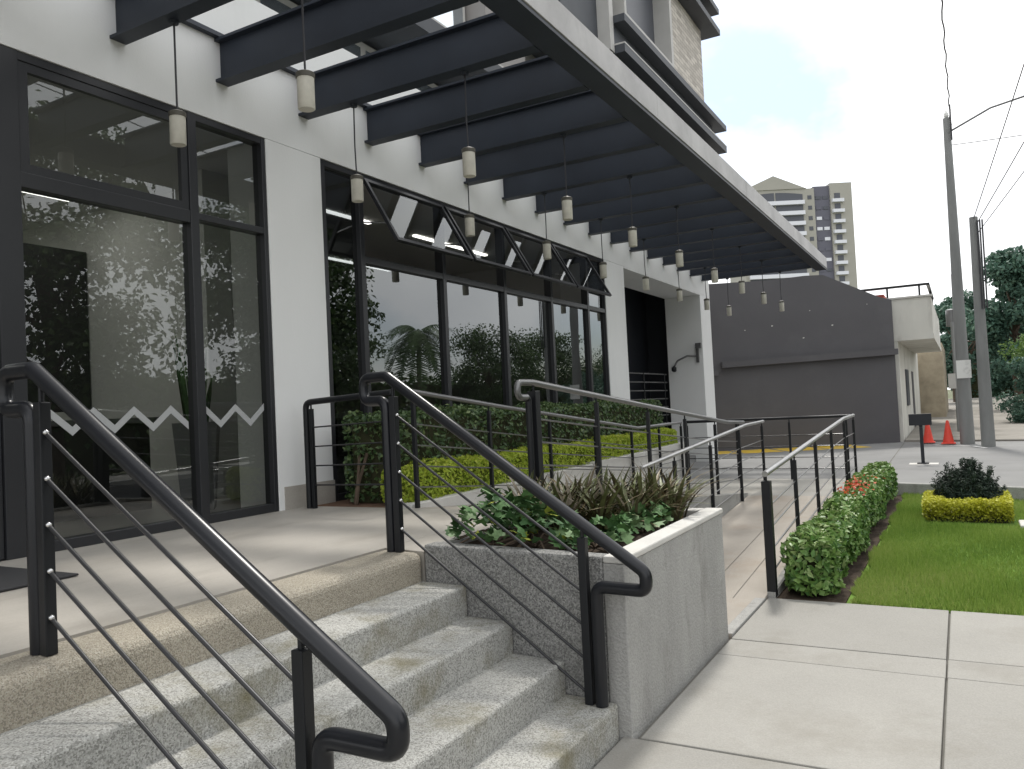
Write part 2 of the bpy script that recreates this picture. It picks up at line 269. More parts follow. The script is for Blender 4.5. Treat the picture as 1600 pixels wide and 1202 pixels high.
def hedge(name, label, box, m, n, leaf, amp=0.04, zf=None, group=None, core=SHADECORE, holes=0.0):
    x0, x1, y0, y1, z0, z1 = box; t = thing(name, label, 'hedge', ((x0+x1)/2, (y0+y1)/2, z0), group)
    areas = np.array([(x1-x0)*(y1-y0), (y1-y0)*(z1-z0), (y1-y0)*(z1-z0), (x1-x0)*(z1-z0), (x1-x0)*(z1-z0)]); areas[0] *= 1.3
    face = rng.choice(5, n, p=areas/areas.sum()); a, b = rng.random(n), rng.random(n); P = np.zeros((n, 3)); N = np.zeros((n, 3))
    P[:, 0] = x0+(x1-x0)*a; P[:, 1] = y0+(y1-y0)*b; P[:, 2] = z0+(z1-z0)*rng.random(n)
    for k, (ax, val, d) in enumerate(((2, z1, 1), (0, x0, -1), (0, x1, 1), (1, y0, -1), (1, y1, 1))):
        q = face == k; P[q, ax] = val; N[q, ax] = d
    # soften the box corners
    c = np.array(((x0+x1)/2, (y0+y1)/2, (z0+z1)/2)); h = np.array(((x1-x0)/2, (y1-y0)/2, (z1-z0)/2)); r = 0.09
    inner = c + np.clip(P-c, -(h-r), h-r); dd = P-inner; ln = np.linalg.norm(dd, axis=1, keepdims=True); q = ln[:, 0] > r; P[q] = inner[q]+dd[q]/ln[q]*r
    P += N*(wob(P[:, 0], P[:, 1], P[:, 2])*amp)[:, None] - N*(rng.random(n)**2*0.09)[:, None]; P[:, 2] = np.maximum(P[:, 2], z0+0.01)
    if zf is not None: P[:, 2] += zf(P[:, 1])
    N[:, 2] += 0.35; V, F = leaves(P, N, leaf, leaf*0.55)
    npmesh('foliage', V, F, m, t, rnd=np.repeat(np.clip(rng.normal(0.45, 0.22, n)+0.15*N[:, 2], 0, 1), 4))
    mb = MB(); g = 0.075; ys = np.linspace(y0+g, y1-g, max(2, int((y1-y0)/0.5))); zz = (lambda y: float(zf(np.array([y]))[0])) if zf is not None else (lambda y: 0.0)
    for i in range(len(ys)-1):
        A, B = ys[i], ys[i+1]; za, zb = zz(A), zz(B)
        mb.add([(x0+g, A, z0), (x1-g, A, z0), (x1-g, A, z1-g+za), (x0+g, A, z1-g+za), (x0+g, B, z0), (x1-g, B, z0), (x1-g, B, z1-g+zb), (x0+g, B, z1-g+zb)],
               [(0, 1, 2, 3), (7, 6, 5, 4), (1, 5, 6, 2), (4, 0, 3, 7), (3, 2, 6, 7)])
    mb.build('twigs', core, t)  # solid block behind the leaves, its colour standing for the inner shade
    return t
def tree(label, x, y, z, h, cr, nl, leaf, m=LEAFT, clumps=26, trunk=0.16, ch=None, low=0.3, name='broadleaf_tree', group=None):
    t = thing(name, label, 'tree', (x, y, z), group); mb = MB(); R = random.Random(int(x*31+y*17))
    top = Vector((x+R.uniform(-.3, .3), y+R.uniform(-.3, .3), z+h*0.62)); mb.tube([(x, y, z-0.05), (x+R.uniform(-.1, .1), y, z+h*0.25), tuple(top)], trunk, 8, 0.4, trunk*0.45)
    cz = z+h*(low+1)/2; rz = h*(1-low)/2; cs = []
    for i in range(clumps):
        a = R.uniform(0, 2*math.pi); u = R.uniform(-1, 1); rr = R.uniform(0.35, 0.95); s_ = math.sqrt(1-u*u*0.8)
        c = Vector((x+cr*rr*s_*math.cos(a), y+cr*rr*s_*math.sin(a), cz+rz*0.85*u)); cs.append((c, cr*R.uniform(0.22, 0.42)))
    for c, r_ in cs[:14]:
        st = Vector((x, y, z)).lerp(top, R.uniform(0.45, 0.98)); mid = st.lerp(c, 0.5)+Vector((0, 0, h*0.03)); mb.tube([tuple(st), tuple(mid), tuple(c)], trunk*0.32, 5, 0.3, trunk*0.06)
    mb.build('trunk', BARK, t, True)
    k = nl//clumps; Ps = []; Ns = []
    for c, r_ in cs:
        d = unit(rng.normal(size=(k, 3))); q = d*(r_*rng.random((k, 1))**0.45); q[:, 2] *= 0.75; Ps.append(q+np.array(c)); Ns.append(d+np.array((0, 0, 0.6)))
    V, F = leaves(np.concatenate(Ps), np.concatenate(Ns), leaf, leaf*0.6, 0.9)
    npmesh('crown', V, F, m, t, rnd=np.repeat(np.clip(rng.normal(0.45, 0.25, k*clumps), 0, 1), 4)); return t

# ------------------------------------------------------------------ ground, sidewalk, lawn, driveway
ZG, ZD = -0.81, -0.65
MB().box(-900, 900, -900, 900, -1.3, -1.1).build('ground', GROUNDM, kind='structure')
ft = MB(); ft.box(-30, 9.0, -30, 6.55, -1.05, ZG-0.025); sidewalk = ft.build('sidewalk', JOINT, kind='structure')
ys = [-6.1, -4.71, -3.32, -1.93, -0.54, 0.85, 2.24, 3.63, 5.02, 5.36, 6.55]; xs = [3.66, 5.01, 6.40, 7.75, 8.98]
for i in range(len(xs)-1):
    for j in range(len(ys)-1):
        x0 = 3.74 if (i == 0 and j in (7, 8, 9)) else xs[i]; g = 0.006 if j != 8 else 0.004
        MB().box(x0+g, xs[i+1]-g, ys[j]+g, ys[j+1]-g, ZG-0.08, ZG+random.uniform(-0.002, 0.002)).build('paving_slab', WALK, sidewalk, bevel=0.006)
MB().box(9.0, 9.16, -60, 120, -1.05, -0.80).build('kerb', KERBW, kind='structure', bevel=0.02)
MB().box(9.16, 17.0, -60, 160, -1.08, -0.95).build('road', ASPH, kind='structure')
MB().box(17.0, 17.16, -60, 120, -1.05, -0.80).build('kerb', KERBW, kind='structure', bevel=0.02)
MB().box(17.16, 20.0, -60, 120, -1.05, -0.82).build('opposite_pavement', WALK, kind='structure')
def kyl(x): return 13.75-0.34*(x-4.2)
drive = MB().prism([(3.78, kyl(3.78)), (9.0, kyl(9.0)), (9.0, 60), (-30, 60), (-30, 19.6), (-0.9, 19.6), (-0.9, 12.9), (3.78, 12.9)], -1.05, ZD).build('driveway', DRIVE, kind='structure', bevel=0.01)
# kerb between lawn and driveway, in lengths
kx = [3.86, 4.75, 5.65, 6.55, 7.45, 8.35, 8.98]
for i in range(6):
    a, b = kx[i]+0.004, kx[i+1]-0.004
    MB().prism([(a, kyl(a)-0.13), (b, kyl(b)-0.13), (b, kyl(b)-0.003), (a, kyl(a)-0.003)], -1.05, ZD+0.012).build('kerb_stone', PLANTSIDE, drive, bevel=0.012)
# driveway joints: thin saw cuts as dark strips recessed look
def strip(mb, a, b, wd, z): 
    d = Vector((b[0]-a[0], b[1]-a[1])).normalized(); nx, ny = -d.y*wd/2, d.x*wd/2
    mb.add([(a[0]+nx, a[1]+ny, z), (a[0]-nx, a[1]-ny, z), (b[0]-nx, b[1]-ny, z), (b[0]+nx, b[1]+ny, z)], [(0, 1, 2, 3)])
mb = MB(); strip(mb, (3.9, 14.2), (3.75, 24.2), 0.02, ZD+0.004)
for yy in (16.2, 18.6, 20.9): strip(mb, (3.9, yy), (9, yy-1.0), 0.015, ZD+0.004)
mb.build('saw_cut', JOINT, drive)
A_, B_, dn = Vector((-0.75, 20.3)), Vector((3.1, 22.5)), Vector((-0.49, 0.87))*1.35
for u0, u1 in ((0.0, 0.24), (0.26, 0.49), (0.51, 0.74), (0.76, 1.0)):
    a, b = A_.lerp(B_, u0), A_.lerp(B_, u1)
    MB().add([(a.x, a.y, ZD+0.004), (b.x, b.y, ZD+0.004), (b.x+dn.x, b.y+dn.y, ZD+0.004), (a.x+dn.x, a.y+dn.y, ZD+0.004)], [(0, 1, 2, 3)]).build('yellow_marking', YEL, drive)
mb = MB(); strip(mb, (4.5, 22.9), (5.3, 22.4), 0.12, ZD+0.004); strip(mb, (5.35, 22.3), (5.6, 21.5), 0.1, ZD+0.004); mb.build('white_marking', WPAINT, drive)

# soil bed and lawn
MB().prism([(3.74, 6.56), (4.31, 6.56), (4.33, kyl(4.33)-0.14), (3.74, kyl(3.74)-0.14)], -1.05, ZG-0.01).build('soil_bed', SOIL, kind='structure')
lawnpoly = [(4.315, 6.56), (8.98, 6.56), (8.98, kyl(8.98)-0.14), (4.335, kyl(4.335)-0.14)]
MB().prism(lawnpoly, -1.05, ZG-0.012).build('lawn', TURF, kind='structure')
n = 130000; P = np.zeros((n, 3)); P[:, 1] = 6.57+(7.0*rng.random(n)**1.25); P[:, 0] = 4.32+4.6*rng.random(n)**1.6
keep = (P[:, 1] < 13.75-0.34*(P[:, 0]-4.2)-0.15) & ~((P[:, 0] > 4.7) & (P[:, 0] < 5.65) & (P[:, 1] > 10.65) & (P[:, 1] < 12)) & (P[:, 0] > 4.34+0.03*np.sin(P[:, 1]*5)+0.02*np.sin(P[:, 1]*17)); P = P[keep]; n = len(P); P[:, 2] = ZG-0.012
hgt = (0.035+0.03*rng.random(n))*(1+0.25*np.sin(P[:, 0]*3.1+P[:, 1]*2.3)); lean = rng.normal(size=(n, 2))*0.016; a = rng.random(n)*math.pi; wd = 0.0035
dx = np.stack((np.cos(a)*wd, np.sin(a)*wd, np.zeros(n)), 1); tip = P+np.stack((lean[:, 0], lean[:, 1], hgt), 1)
V = np.stack((P-dx, P+dx, tip), 1).reshape(-1, 3); F = np.arange(n*3).reshape(-1, 3)
pat = 0.42+0.16*np.sin(P[:, 0]*1.7+P[:, 1]*0.9)+0.12*np.sin(P[:, 0]*4.1-P[:, 1]*3.3)
npmesh('grass', V, F, LAWNM, rnd=np.repeat(np.clip(rng.normal(0, 0.2, n)+pat, 0, 1), 3), label='short bright green mown grass of the front lawn', cat='grass', kind='stuff')
MB().box(5.66, 6.25, 10.5, 10.95, ZG-0.1, ZG+0.03).build('stepping_stone', KERBW, bevel=0.015, label='pale concrete stepping stone in the lawn by the yellow hedge', cat='paving')

# ------------------------------------------------------------------ terrace, stairs, ramps
ter = MB(); ter.box(-0.02, 2.16, -6, 5.4, -1.05, 0.0); terrace = ter.build('terrace', FLOOR, kind='structure')
MB().box(0.15, 1.0, 1.55, 2.62, 0.004, 0.016).build('door_mat', mat('black_rubber', (0.03, 0.03, 0.032), 0.85), bevel=0.004, label='dark rubber mat on the terrace before the entrance door', cat='mat')
# planter end wall runs slightly skewed: from (2.47,3.72) to (3.72,3.62)
def ew(x): return 3.72-0.08*(x-2.47)
stairs = thing('entrance_stairs', 'granite chip concrete entrance stairs rising from the sidewalk to the terrace', 'stairs', (3.0, 1.0, ZG))
nos = [2.47, 2.77, 3.06, 3.365, 3.65]; rz = [0.0, -0.163, -0.327, -0.490, -0.653]
MB().prism([(2.162, -6), (2.47, -6), (2.47, ew(2.47)), (2.162, ew(2.162)+0.02)], -0.3, 0.0).build('pebble_nosing', PEBBLE, stairs, bevel=0.05, seg=4, label='beige washed pebble top step edging')
for i in range(1, 5):
    x0 = nos[i-1]-0.03
    MB().prism([(x0, -6), (nos[i], -6), (nos[i], ew(nos[i])-0.004), (x0, ew(x0)-0.004)], rz[i]-0.3 if i < 4 else -1.05, rz[i]).build('step', STEP, stairs, bevel=0.018, seg=3)
MB().prism([(2.162, ew(2.2)+0.022), (2.468, ew(2.47)+0.002), (2.468, 5.4), (2.162, 5.4)], -0.3, -0.0006).build('terrace_strip', FLOOR, kind='structure')
# planter
pl = thing('planter', 'grey concrete planter box between the stairs and the ramp', 'planter', (3.1, 4.5, ZG)); ZP = 0.045
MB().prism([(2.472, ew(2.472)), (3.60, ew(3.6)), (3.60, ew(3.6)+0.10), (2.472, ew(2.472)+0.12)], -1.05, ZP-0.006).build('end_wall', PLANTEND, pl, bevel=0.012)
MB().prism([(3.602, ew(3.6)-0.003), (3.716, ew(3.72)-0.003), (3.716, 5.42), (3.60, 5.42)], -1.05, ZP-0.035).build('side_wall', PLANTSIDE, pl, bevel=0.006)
MB().prism([(3.604, ew(3.6)-0.006), (3.724, ew(3.72)-0.006), (3.724, 5.425), (3.604, 5.425)], ZP-0.034, ZP).build('coping', KERBW, pl, bevel=0.008)
MB().prism([(2.474, 5.30), (3.600, 5.30), (3.600, 5.424), (2.474, 5.424)], -1.05, ZP-0.003).build('back_wall', KERBW, pl, bevel=0.008)
MB().prism([(2.474, ew(2.48)+0.125), (2.56, ew(2.56)+0.125), (2.56, 5.298), (2.474, 5.298)], -1.05, 0.03).build('inner_wall', PLANTSIDE, pl, bevel=0.008)
MB().prism([(2.562, ew(2.5)+0.12), (3.598, ew(3.6)+0.11), (3.598, 5.298), (2.562, 5.298)], -0.5, 0.0).build('soil', SOIL, pl)
# ramps
def zu(y): return 0.0 if y < 5.4 else max(-0.5, -0.5*(y-5.4)/5.3)
def zl(y): return -0.80 if y < 6.4 else min(-0.5, -0.80+0.30*(y-6.4)/4.3)
def slope_slab(name, x0, x1, ysl, zf, thick, m, **k):
    mb = MB(); n = len(ysl)
    for i in range(n-1):
        a, b = ysl[i], ysl[i+1]
        mb.add([(x0, a, -1.05), (x1, a, -1.05), (x1, b, -1.05), (x0, b, -1.05), (x0, a, zf(a)), (x1, a, zf(a)), (x1, b, zf(b)), (x0, b, zf(b))], [(4, 5, 6, 7), (1, 2, 6, 5), (3, 0, 4, 7)] + ([(0, 1, 5, 4)] if i == 0 else []) + ([(2, 3, 7, 6)] if i == n-2 else []))
    return mb.build(name, m, **k)
slope_slab('upper_ramp', 1.142, 2.50, [5.402, 8.0, 10.7], zu, 0, RAMP, kind='structure')
lowr = slope_slab('lower_ramp', 2.66, 3.735, [5.428, 6.4, 8.5, 10.7], zl, 0, RAMP, kind='structure')
MB().box(1.142, 3.735, 10.702, 12.89, -1.05, -0.5).build('ramp_landing', WALK, kind='structure')
mb = MB()
for xx in (3.25, 3.5): 
    for a, b in ((6.4, 10.68),): mb.add([(xx, a, zl(a)+0.004), (xx+0.005, a, zl(a)+0.004), (xx+0.005, b, zl(b)+0.004), (xx, b, zl(b)+0.004)], [(0, 1, 2, 3)])
mb.build('groove', JOINT, lowr)
slope_slab('ramp_kerb', 2.502, 2.658, [5.428, 8.0, 10.7], lambda y: zu(y)+0.03 if y > 5.5 else 0.03, 0, PLANTSIDE, kind='structure')
MB().prism([(3.66, 5.43), (3.738, 5.43), (3.738, 6.5), (3.66, 6.5)], -1.05, ZG+0.014).build('ramp_threshold', PLANTSIDE, lowr, bevel=0.006)
slope_slab('ramp_kerb', 3.737, 3.80, [6.56, 8.5, 10.7, 12.8], lambda y: zl(y)+0.02, 0, PLANTSIDE, kind='structure')
# hedge bed
MB().box(0.0, 0.998, 5.402, 13.1, -1.05, -0.006).build('hedge_bed', EARTH, kind='structure')
mb = MB(); bk = [5.404, 7.3, 9.2, 11.1, 13.1]
hb = thing('hedge_bed_kerb', 'white concrete kerb between the lime hedge and the ramp', 'kerb', (1.07, 9, -0.6))
for i in range(4): MB().box(1.0, 1.138, bk[i]+0.003, bk[i+1]-0.003, -1.05, 0.03+0.02*i).build('kerb_stone', KERBW, hb, bevel=0.01)

# ------------------------------------------------------------------ office building
bld = thing('office_building', 'white rendered office building with black framed windows under a steel canopy', 'building', (-3, 8, 0))
ZW = 3.25
MB().box(-0.28, 0.0, -8, 19.25, ZW, 4.45).build('wall', WHITE, bld)
MB().box(-0.48, -0.0, 5.06, 5.75, -0.01, ZW-0.002).build('pillar', WHITE, bld, bevel=0.006)
MB().box(-0.28, 0.012, 5.12, 5.752, -0.008, 0.2).build('plinth', FLOOR, bld)
MB().box(-0.85, -0.0, 12.68, 13.58, -1.0, ZW-0.002).build('pillar', WHITE, bld, bevel=0.006)
MB().box(-0.85, -0.0, 18.42, 19.25, -1.0, ZW-0.032).build('pillar', WHITE, bld, bevel=0.006)
MB().box(-0.85, -0.282, 13.58, 19.25, ZW-0.03, 4.3).build('lintel', WHITE, bld)
MB().box(-0.281, -0.001, 13.582, 19.248, ZW-0.031, ZW-0.002).build('lintel_soffit', WHITE, bld)
MB().box(-1.7, -1.5, 13.0, 19.6, -1.0, 4.2).build('recess_wall', BLACKP, bld)
MB().box(-1.5, -0.86, 18.9, 19.0, -1.0, 4.2).build('recess_wall', BLACKP, bld)
MB().box(-1.5, -0.3, 13.58, 18.42, -1.0, -0.5).build('recess_floor', DRIVE, bld)
gr = thing('window_grille', 'black steel railing with horizontal bars inside the far opening', 'railing', (-0.9, 16, -0.5))
for zz in np.linspace(-0.1, 1.42, 9): MB().tube([(-0.9, 13.6, zz), (-0.9, 18.4, zz)], 0.016, 6).build('bar', STEELGR, gr)
for yy in (13.8, 15.3, 16.8, 18.2): MB().box(-0.92, -0.88, yy-0.02, yy+0.02, -0.5, 1.44).build('post', METAL, gr)
# upper storeys
MB().box(-8, -0.3, -8, 19.25, 4.452, 4.6).build('floor_slab', WHITE, bld)
MB().box(-8, -0.9, -8, 19.2, 4.602, 11.5).build('upper_wall', UPGREY, bld)
MB().box(-0.898, 0.18, 12.72, 19.2, 5.6, 6.79).build('upper_slab', UPDARK, bld)
MB().box(-0.898, -0.10, 2.0, 12.7, 5.3, 5.5).build('upper_slab', UPDARK, bld); MB().box(-0.898, -0.35, 2.0, 12.7, 5.502, 5.75).build('upper_band', UPLIGHT, bld)
for y0, y1, z0, z1 in ((2.2, 5.6, 5.8, 8.2), (5.8, 8.0, 5.8, 8.2), (8.1, 9.9, 5.8, 8.2), (2.2, 5.6, 4.7, 5.25), (5.8, 9.2, 4.7, 5.25)):
    f = MB().box(-0.897, -0.84, y0, y1, z0, z1).build('upper_window', UPLIGHT, bld); ym = (y0+y1)/2
    MB().box(-0.838, -0.83, y0+0.08, ym-0.05, z0+0.08, z1-0.08).build('pane', SKYGL, f); MB().box(-0.838, -0.83, ym+0.05, y1-0.08, z0+0.08, z1-0.08).build('pane', SKYGL, f)
MB().box(-0.3, 0.50, 12.9, 19.75, 6.80, 6.94).build('ledge', UPDARK, bld)
MB().box(-0.28, 0.505, 12.9, 19.76, 6.942, 6.97).build('ledge_capping', UPLIGHT, bld)
MB().box(-0.3, 0.30, 12.9, 19.2, 6.972, 7.33).build('ledge_wall', UPDARK, bld)
MB().box(-0.3, 0.52, 12.9, 19.75, 7.332, 7.46).build('ledge', UPDARK, bld)
MB().box(-0.89, 0.16, 16.25, 19.2, 7.462, 9.72).build('stone_panel', UPBRICK, bld)
MB().box(-0.3, 0.50, 12.9, 19.75, 9.722, 9.86).build('ledge', UPDARK, bld)
MB().box(-0.3, 0.50, 12.9, 19.75, 10.25, 10.38).build('ledge', UPDARK, bld)
bw = MB(); bw.box(-0.3, 0.35, 16.1, 16.24, 7.47, 9.71); bw.box(-0.3, 0.35, 13.4, 13.5, 7.47, 9.71); bw.box(-0.3, 0.352, 13.5, 16.1, 7.62, 7.75); bw.build('window_surround', UPLIGHT, bld)
MB().box(-0.1, 0.0, 13.5, 16.1, 7.76, 9.71).build('pane', TGLASS, bld)
MB().box(-0.3, 0.32, 12.7, 12.88, 6.81, 11).build('pilaster', UPLIGHT, bld)
MB().box(-0.89, 0.1, 11.2, 12.69, 6.81, 11).build('cladding', UPDARK, bld)
MB().box(-0.89, -0.55, 10.0, 11.19, 5.76, 11).build('cladding', UPGREY, bld)
# interior behind the glass
MB().box(-6.2, -0.09, -8, 12.7, -0.05, 0.0).build('interior_floor', INFLOOR, bld)
MB().box(-6.2, -0.29, -8, 12.7, 3.36, 3.45).build('interior_ceiling', INCEIL, bld)
MB().box(-6.4, -6.2, -8, 12.7, 0.0, 3.36).build('interior_wall', INWALL, bld)
MB().box(-6.2, -0.29, 5.9, 6.0, 0.0, 3.36).build('interior_partition', INWALL, bld)
MB().box(-6.2, -0.86, 12.7, 12.8, 0.0, 3.36).build('interior_partition', INWALL, bld)
MB().box(-6.2, -6.0, -8, -7.9, 0.0, 3.36).build('interior_partition', INWALL, bld)
MB().box(-1.75, -1.40, 5.55, 5.88, 0.0, 3.36).build('interior_pillar', WHITE, bld)
MB().box(-6.15, -6.05, 6.05, 12.65, 0, 3.3).build('interior_panel', DESKM, bld)
MB().box(-4.0, -3.85, 4.9, 5.88, 1.0, 2.9).build('interior_board', DESKM, bld)
dk = thing('reception_desk', 'long dark reception desk behind the entrance glass', 'desk', (-1.9, 4.2, 0)); MB().box(-2.2, -1.6, 2.8, 5.0, 0.0, 0.82).build('desk_body', DESKM, dk, bevel=0.01); MB().box(-2.3, -1.5, 2.75, 5.05, 0.822, 0.87).build('desk_top', POTM, dk, bevel=0.008)
ip = thing('indoor_plant', 'snake plant in a grey square pot behind the entrance glass', 'plant', (-1.0, 5.05, 0)); MB().lathe((-1.0, 5.05, 0.0), [(0.19, 0), (0.27, 0.8), (0.25, 0.8), (0.24, 0.74)], 4).build('pot', POTM, ip)
for k in range(9):
    a = random.uniform(0, 6.28); r = random.uniform(0.02, 0.12); h = random.uniform(0.5, 1.0); x, y = -1.0+r*math.cos(a), 5.05+r*math.sin(a); tx, ty = x+0.15*math.cos(a), y+0.15*math.sin(a); px, py = -math.sin(a)*0.028, math.cos(a)*0.028
    MB().add([(x-px, y-py, 0.72), (x+px, y+py, 0.72), ((x+tx)/2+px, (y+ty)/2+py, 0.72+h*0.6), (tx, ty, 0.72+h), ((x+tx)/2-px, (y+ty)/2-py, 0.72+h*0.6)], [(0, 1, 2, 3, 4)]).build('leaf', IVYM[0], ip)
LITM = bpy.data.materials.new('lit_ceiling_panel'); LITM.use_nodes = True; _p = LITM.node_tree.nodes['Principled BSDF']; _p.inputs['Base Color'].default_value = (0.9, 0.9, 0.9, 1); _p.inputs['Emission Color'].default_value = (1, 0.97, 0.92, 1); _p.inputs['Emission Strength'].default_value = 2.6
for i, (x0, x1, y0, y1) in enumerate(((-3.4, -2.8, 4.2, 5.4), (-4.8, -4.2, 3.6, 4.8), (-2.6, -2.0, 0.6, 1.8), (-1.6, -1.54, 6.6, 8.4), (-1.6, -1.54, 9.4, 11.4), (-3.6, -3.54, 6.6, 8.4), (-3.6, -3.54, 9.4, 11.4))):  # entrance hall panels are added to brighten the interior; the strips are lamps
    MB().box(x0, x1, y0, y1, 3.335, 3.358).build('ceiling_light', LITM, None, label=['bright square ceiling panel seen through the upper entrance pane', 'ceiling panel deeper inside the entrance hall', 'ceiling panel behind the entrance doors', 'lit strip lamp inside the near end of the long window', 'lit strip lamp inside the far end of the long window', 'lit strip lamp deep inside behind the near hedge window', 'lit strip lamp deep inside behind the far hedge window'][i], cat='lamp')
# windows: entrance window group
def glazing(name, label, parent, y0, y1, z0, z1, fw_=0.06, gm=GLASS, xg=-0.07, sub='window'):
    o = MB(); o.box(xg-0.03, xg+0.04, y0, y0+fw_, z0, z1); o.box(xg-0.03, xg+0.04, y1-fw_, y1, z0, z1); o.box(xg-0.03, xg+0.038, y0+fw_, y1-fw_, z0, z0+fw_); o.box(xg-0.03, xg+0.038, y0+fw_, y1-fw_, z1-fw_, z1)
    f = o.build(name, FRAME, parent)
    if label: f['label'] = label
    MB().add([(xg, y0+fw_-0.005, z0+fw_-0.005), (xg, y1-fw_+0.005, z0+fw_-0.005), (xg, y1-fw_+0.005, z1-fw_+0.005), (xg, y0+fw_-0.005, z1-fw_+0.005)], [(0, 1, 2, 3)]).build('pane', gm, f)
    return f
mbf = MB()
for a, b in ((2.80, 2.955), (4.255, 4.335), (5.015, 5.06)): mbf.box(-0.12, -0.008, a, b, 0.0, ZW-0.003)
mbf.box(-0.12, -0.012, 2.955, 4.255, 2.36, 2.46); mbf.box(-0.12, -0.012, 4.335, 5.015, 2.40, 2.455); mbf.box(-0.12, -0.012, 2.955, 4.255, 3.19, ZW-0.003); mbf.box(-0.12, -0.012, 4.335, 5.015, 3.19, ZW-0.003); mbf.box(-0.12, -0.012, 2.955, 4.255, 0.0, 0.07); mbf.box(-0.12, -0.012, 4.335, 5.015, 0.0, 0.07)
mbf.box(-0.12, -0.014, -6, 2.80, 2.42, 2.54); mbf.box(-0.12, -0.012, -6, 2.80, 3.19, ZW-0.003); ef = mbf.build('window_frame', FRAME, bld, bevel=0.004)
def pane(y0, y1, z0, z1, par, gm=GLASS, x=-0.06): return MB().add([(x, y0, z0), (x, y1, z0), (x, y1, z1), (x, y0, z1)], [(0, 1, 2, 3)]).build('pane', gm, par)
pane(2.955, 4.255, 0.07, 2.36, ef); pane(2.955, 4.255, 2.46, 3.19, ef); pane(4.335, 5.015, 0.07, 2.40, ef); pane(4.335, 5.015, 2.455, 3.19, ef)
sash = MB(); 
for a, b, c, d in ((2.957, 3.02, 2.462, 3.188), (4.19, 4.253, 2.462, 3.188)): sash.box(-0.058, -0.02, a, b, c, d)
sash.box(-0.058, -0.02, 3.02, 4.19, 2.462, 2.52); sash.box(-0.058, -0.02, 3.02, 4.19, 3.13, 3.188); sash.build('sash', FRAME, ef)
glazing('door', None, bld, 1.85, 2.795, 0.01, 2.41, 0.13, GLASS); glazing('fanlight', None, bld, 1.85, 2.795, 2.545, 3.185, 0.07, GLASS)
glazing('door', None, bld, 0.9, 1.84, 0.01, 2.41, 0.13, GLASS); glazing('fanlight', None, bld, 0.9, 1.84, 2.545, 3.185, 0.07, GLASS)
# frosted zigzag strip on the glass
zg = []; y = 2.96; k = 0; per = 0.155
while y < 5.02: zg.append((y, 0.775 if k % 2 == 0 else 0.905)); y += per; k += 1
for lo, hi in ((2.95, 4.26), (4.33, 5.03)):
    mb = MB(); zz_ = [q for q in zg if lo <= q[0] <= hi]; n_ = len(zz_)
    mb.add([(-0.055, q[0], q[1]-0.03) for q in zz_]+[(-0.055, q[0], q[1]+0.03) for q in zz_], [(i, i+1, n_+i+1, n_+i) for i in range(n_-1)])
    mb.build('zigzag_film', FROST, ef)
# long window beside the hedge
ML = [5.75, 6.335, 7.80, 9.23, 10.62, 11.95, 12.68]; Z0, ZT = -0.01, 2.33
mbf = MB()
for i, yv in enumerate(ML): mbf.box(-0.12, -0.010, yv+(0 if i == 0 else -0.035), yv+(0 if i == 6 else 0.035)+(0.03 if i == 0 else 0), Z0, ZW-0.003)
for i in range(6):
    a, b = ML[i]+0.035, ML[i+1]-0.035; mbf.box(-0.12, -0.014, a, b, 3.19, ZW-0.003); mbf.box(-0.12, -0.014, a, b, Z0, 0.06)
    if 0 < i: mbf.box(-0.12, -0.014, a, b, ZT, ZT+0.07)
lf = mbf.build('window_frame', FRAME, bld, bevel=0.004)
pane(5.78, 6.30, 0.06, 3.19, lf, GLASS2)
for i in range(1, 6): pane(ML[i]+0.035, ML[i+1]-0.035, 0.06, ZT, lf, GLASS2)
pane(ML[5]+0.035, ML[6]-0.035, ZT+0.07, 3.19, lf, GLASS2)
for i in range(1, 5):          # four top-hung vents, open
    a, b = ML[i]+0.03, ML[i+1]-0.03; HT = (0.0, 3.19); HB = (0.40, 2.50)
    aw = bpy.data.objects.new('awning_window', None); COL.objects.link(aw); aw.parent = bld; BASE[aw.name] = BASE[bld.name]
    dx, dz = HB[0]-HT[0], HB[1]-HT[1]; ln = math.hypot(dx, dz); ux, uz = dx/ln, dz/ln; nx, nz_ = -uz, ux
    def bar(s0, s1, y0, y1, t=0.035):
        q = lambda s_, t_: (HT[0]+ux*s_+nx*t_, HT[1]+uz*s_+nz_*t_); c4 = [q(s0, -t/2), q(s1, -t/2), q(s1, t/2), q(s0, t/2)]
        return [(p_[0], yy, p_[1]) for yy in (y0, y1) for p_ in c4], [(0, 1, 2, 3), (7, 6, 5, 4), (0, 4, 5, 1), (1, 5, 6, 2), (2, 6, 7, 3), (3, 7, 4, 0)]
    m_ = MB()
    for s0, s1, y0, y1 in ((0, ln, a, a+0.04), (0, ln, b-0.04, b), (0, 0.04, a+0.04, b-0.04), (ln-0.04, ln, a+0.04, b-0.04)): m_.add(*bar(s0, s1, y0, y1))
    m_.build('sash', FRAME, aw); vs_, _ = bar(0.035, ln-0.035, a+0.035, b-0.035, 0.0); MB().add([vs_[0], vs_[1], vs_[5], vs_[4]], [(0, 1, 2, 3)]).build('pane', GLASS3, aw)
    MB().tube([(-0.02, a+0.02, 2.75), (HB[0]*0.7, a+0.02, 2.70)], 0.008, 6).build('stay', BOLT, aw)

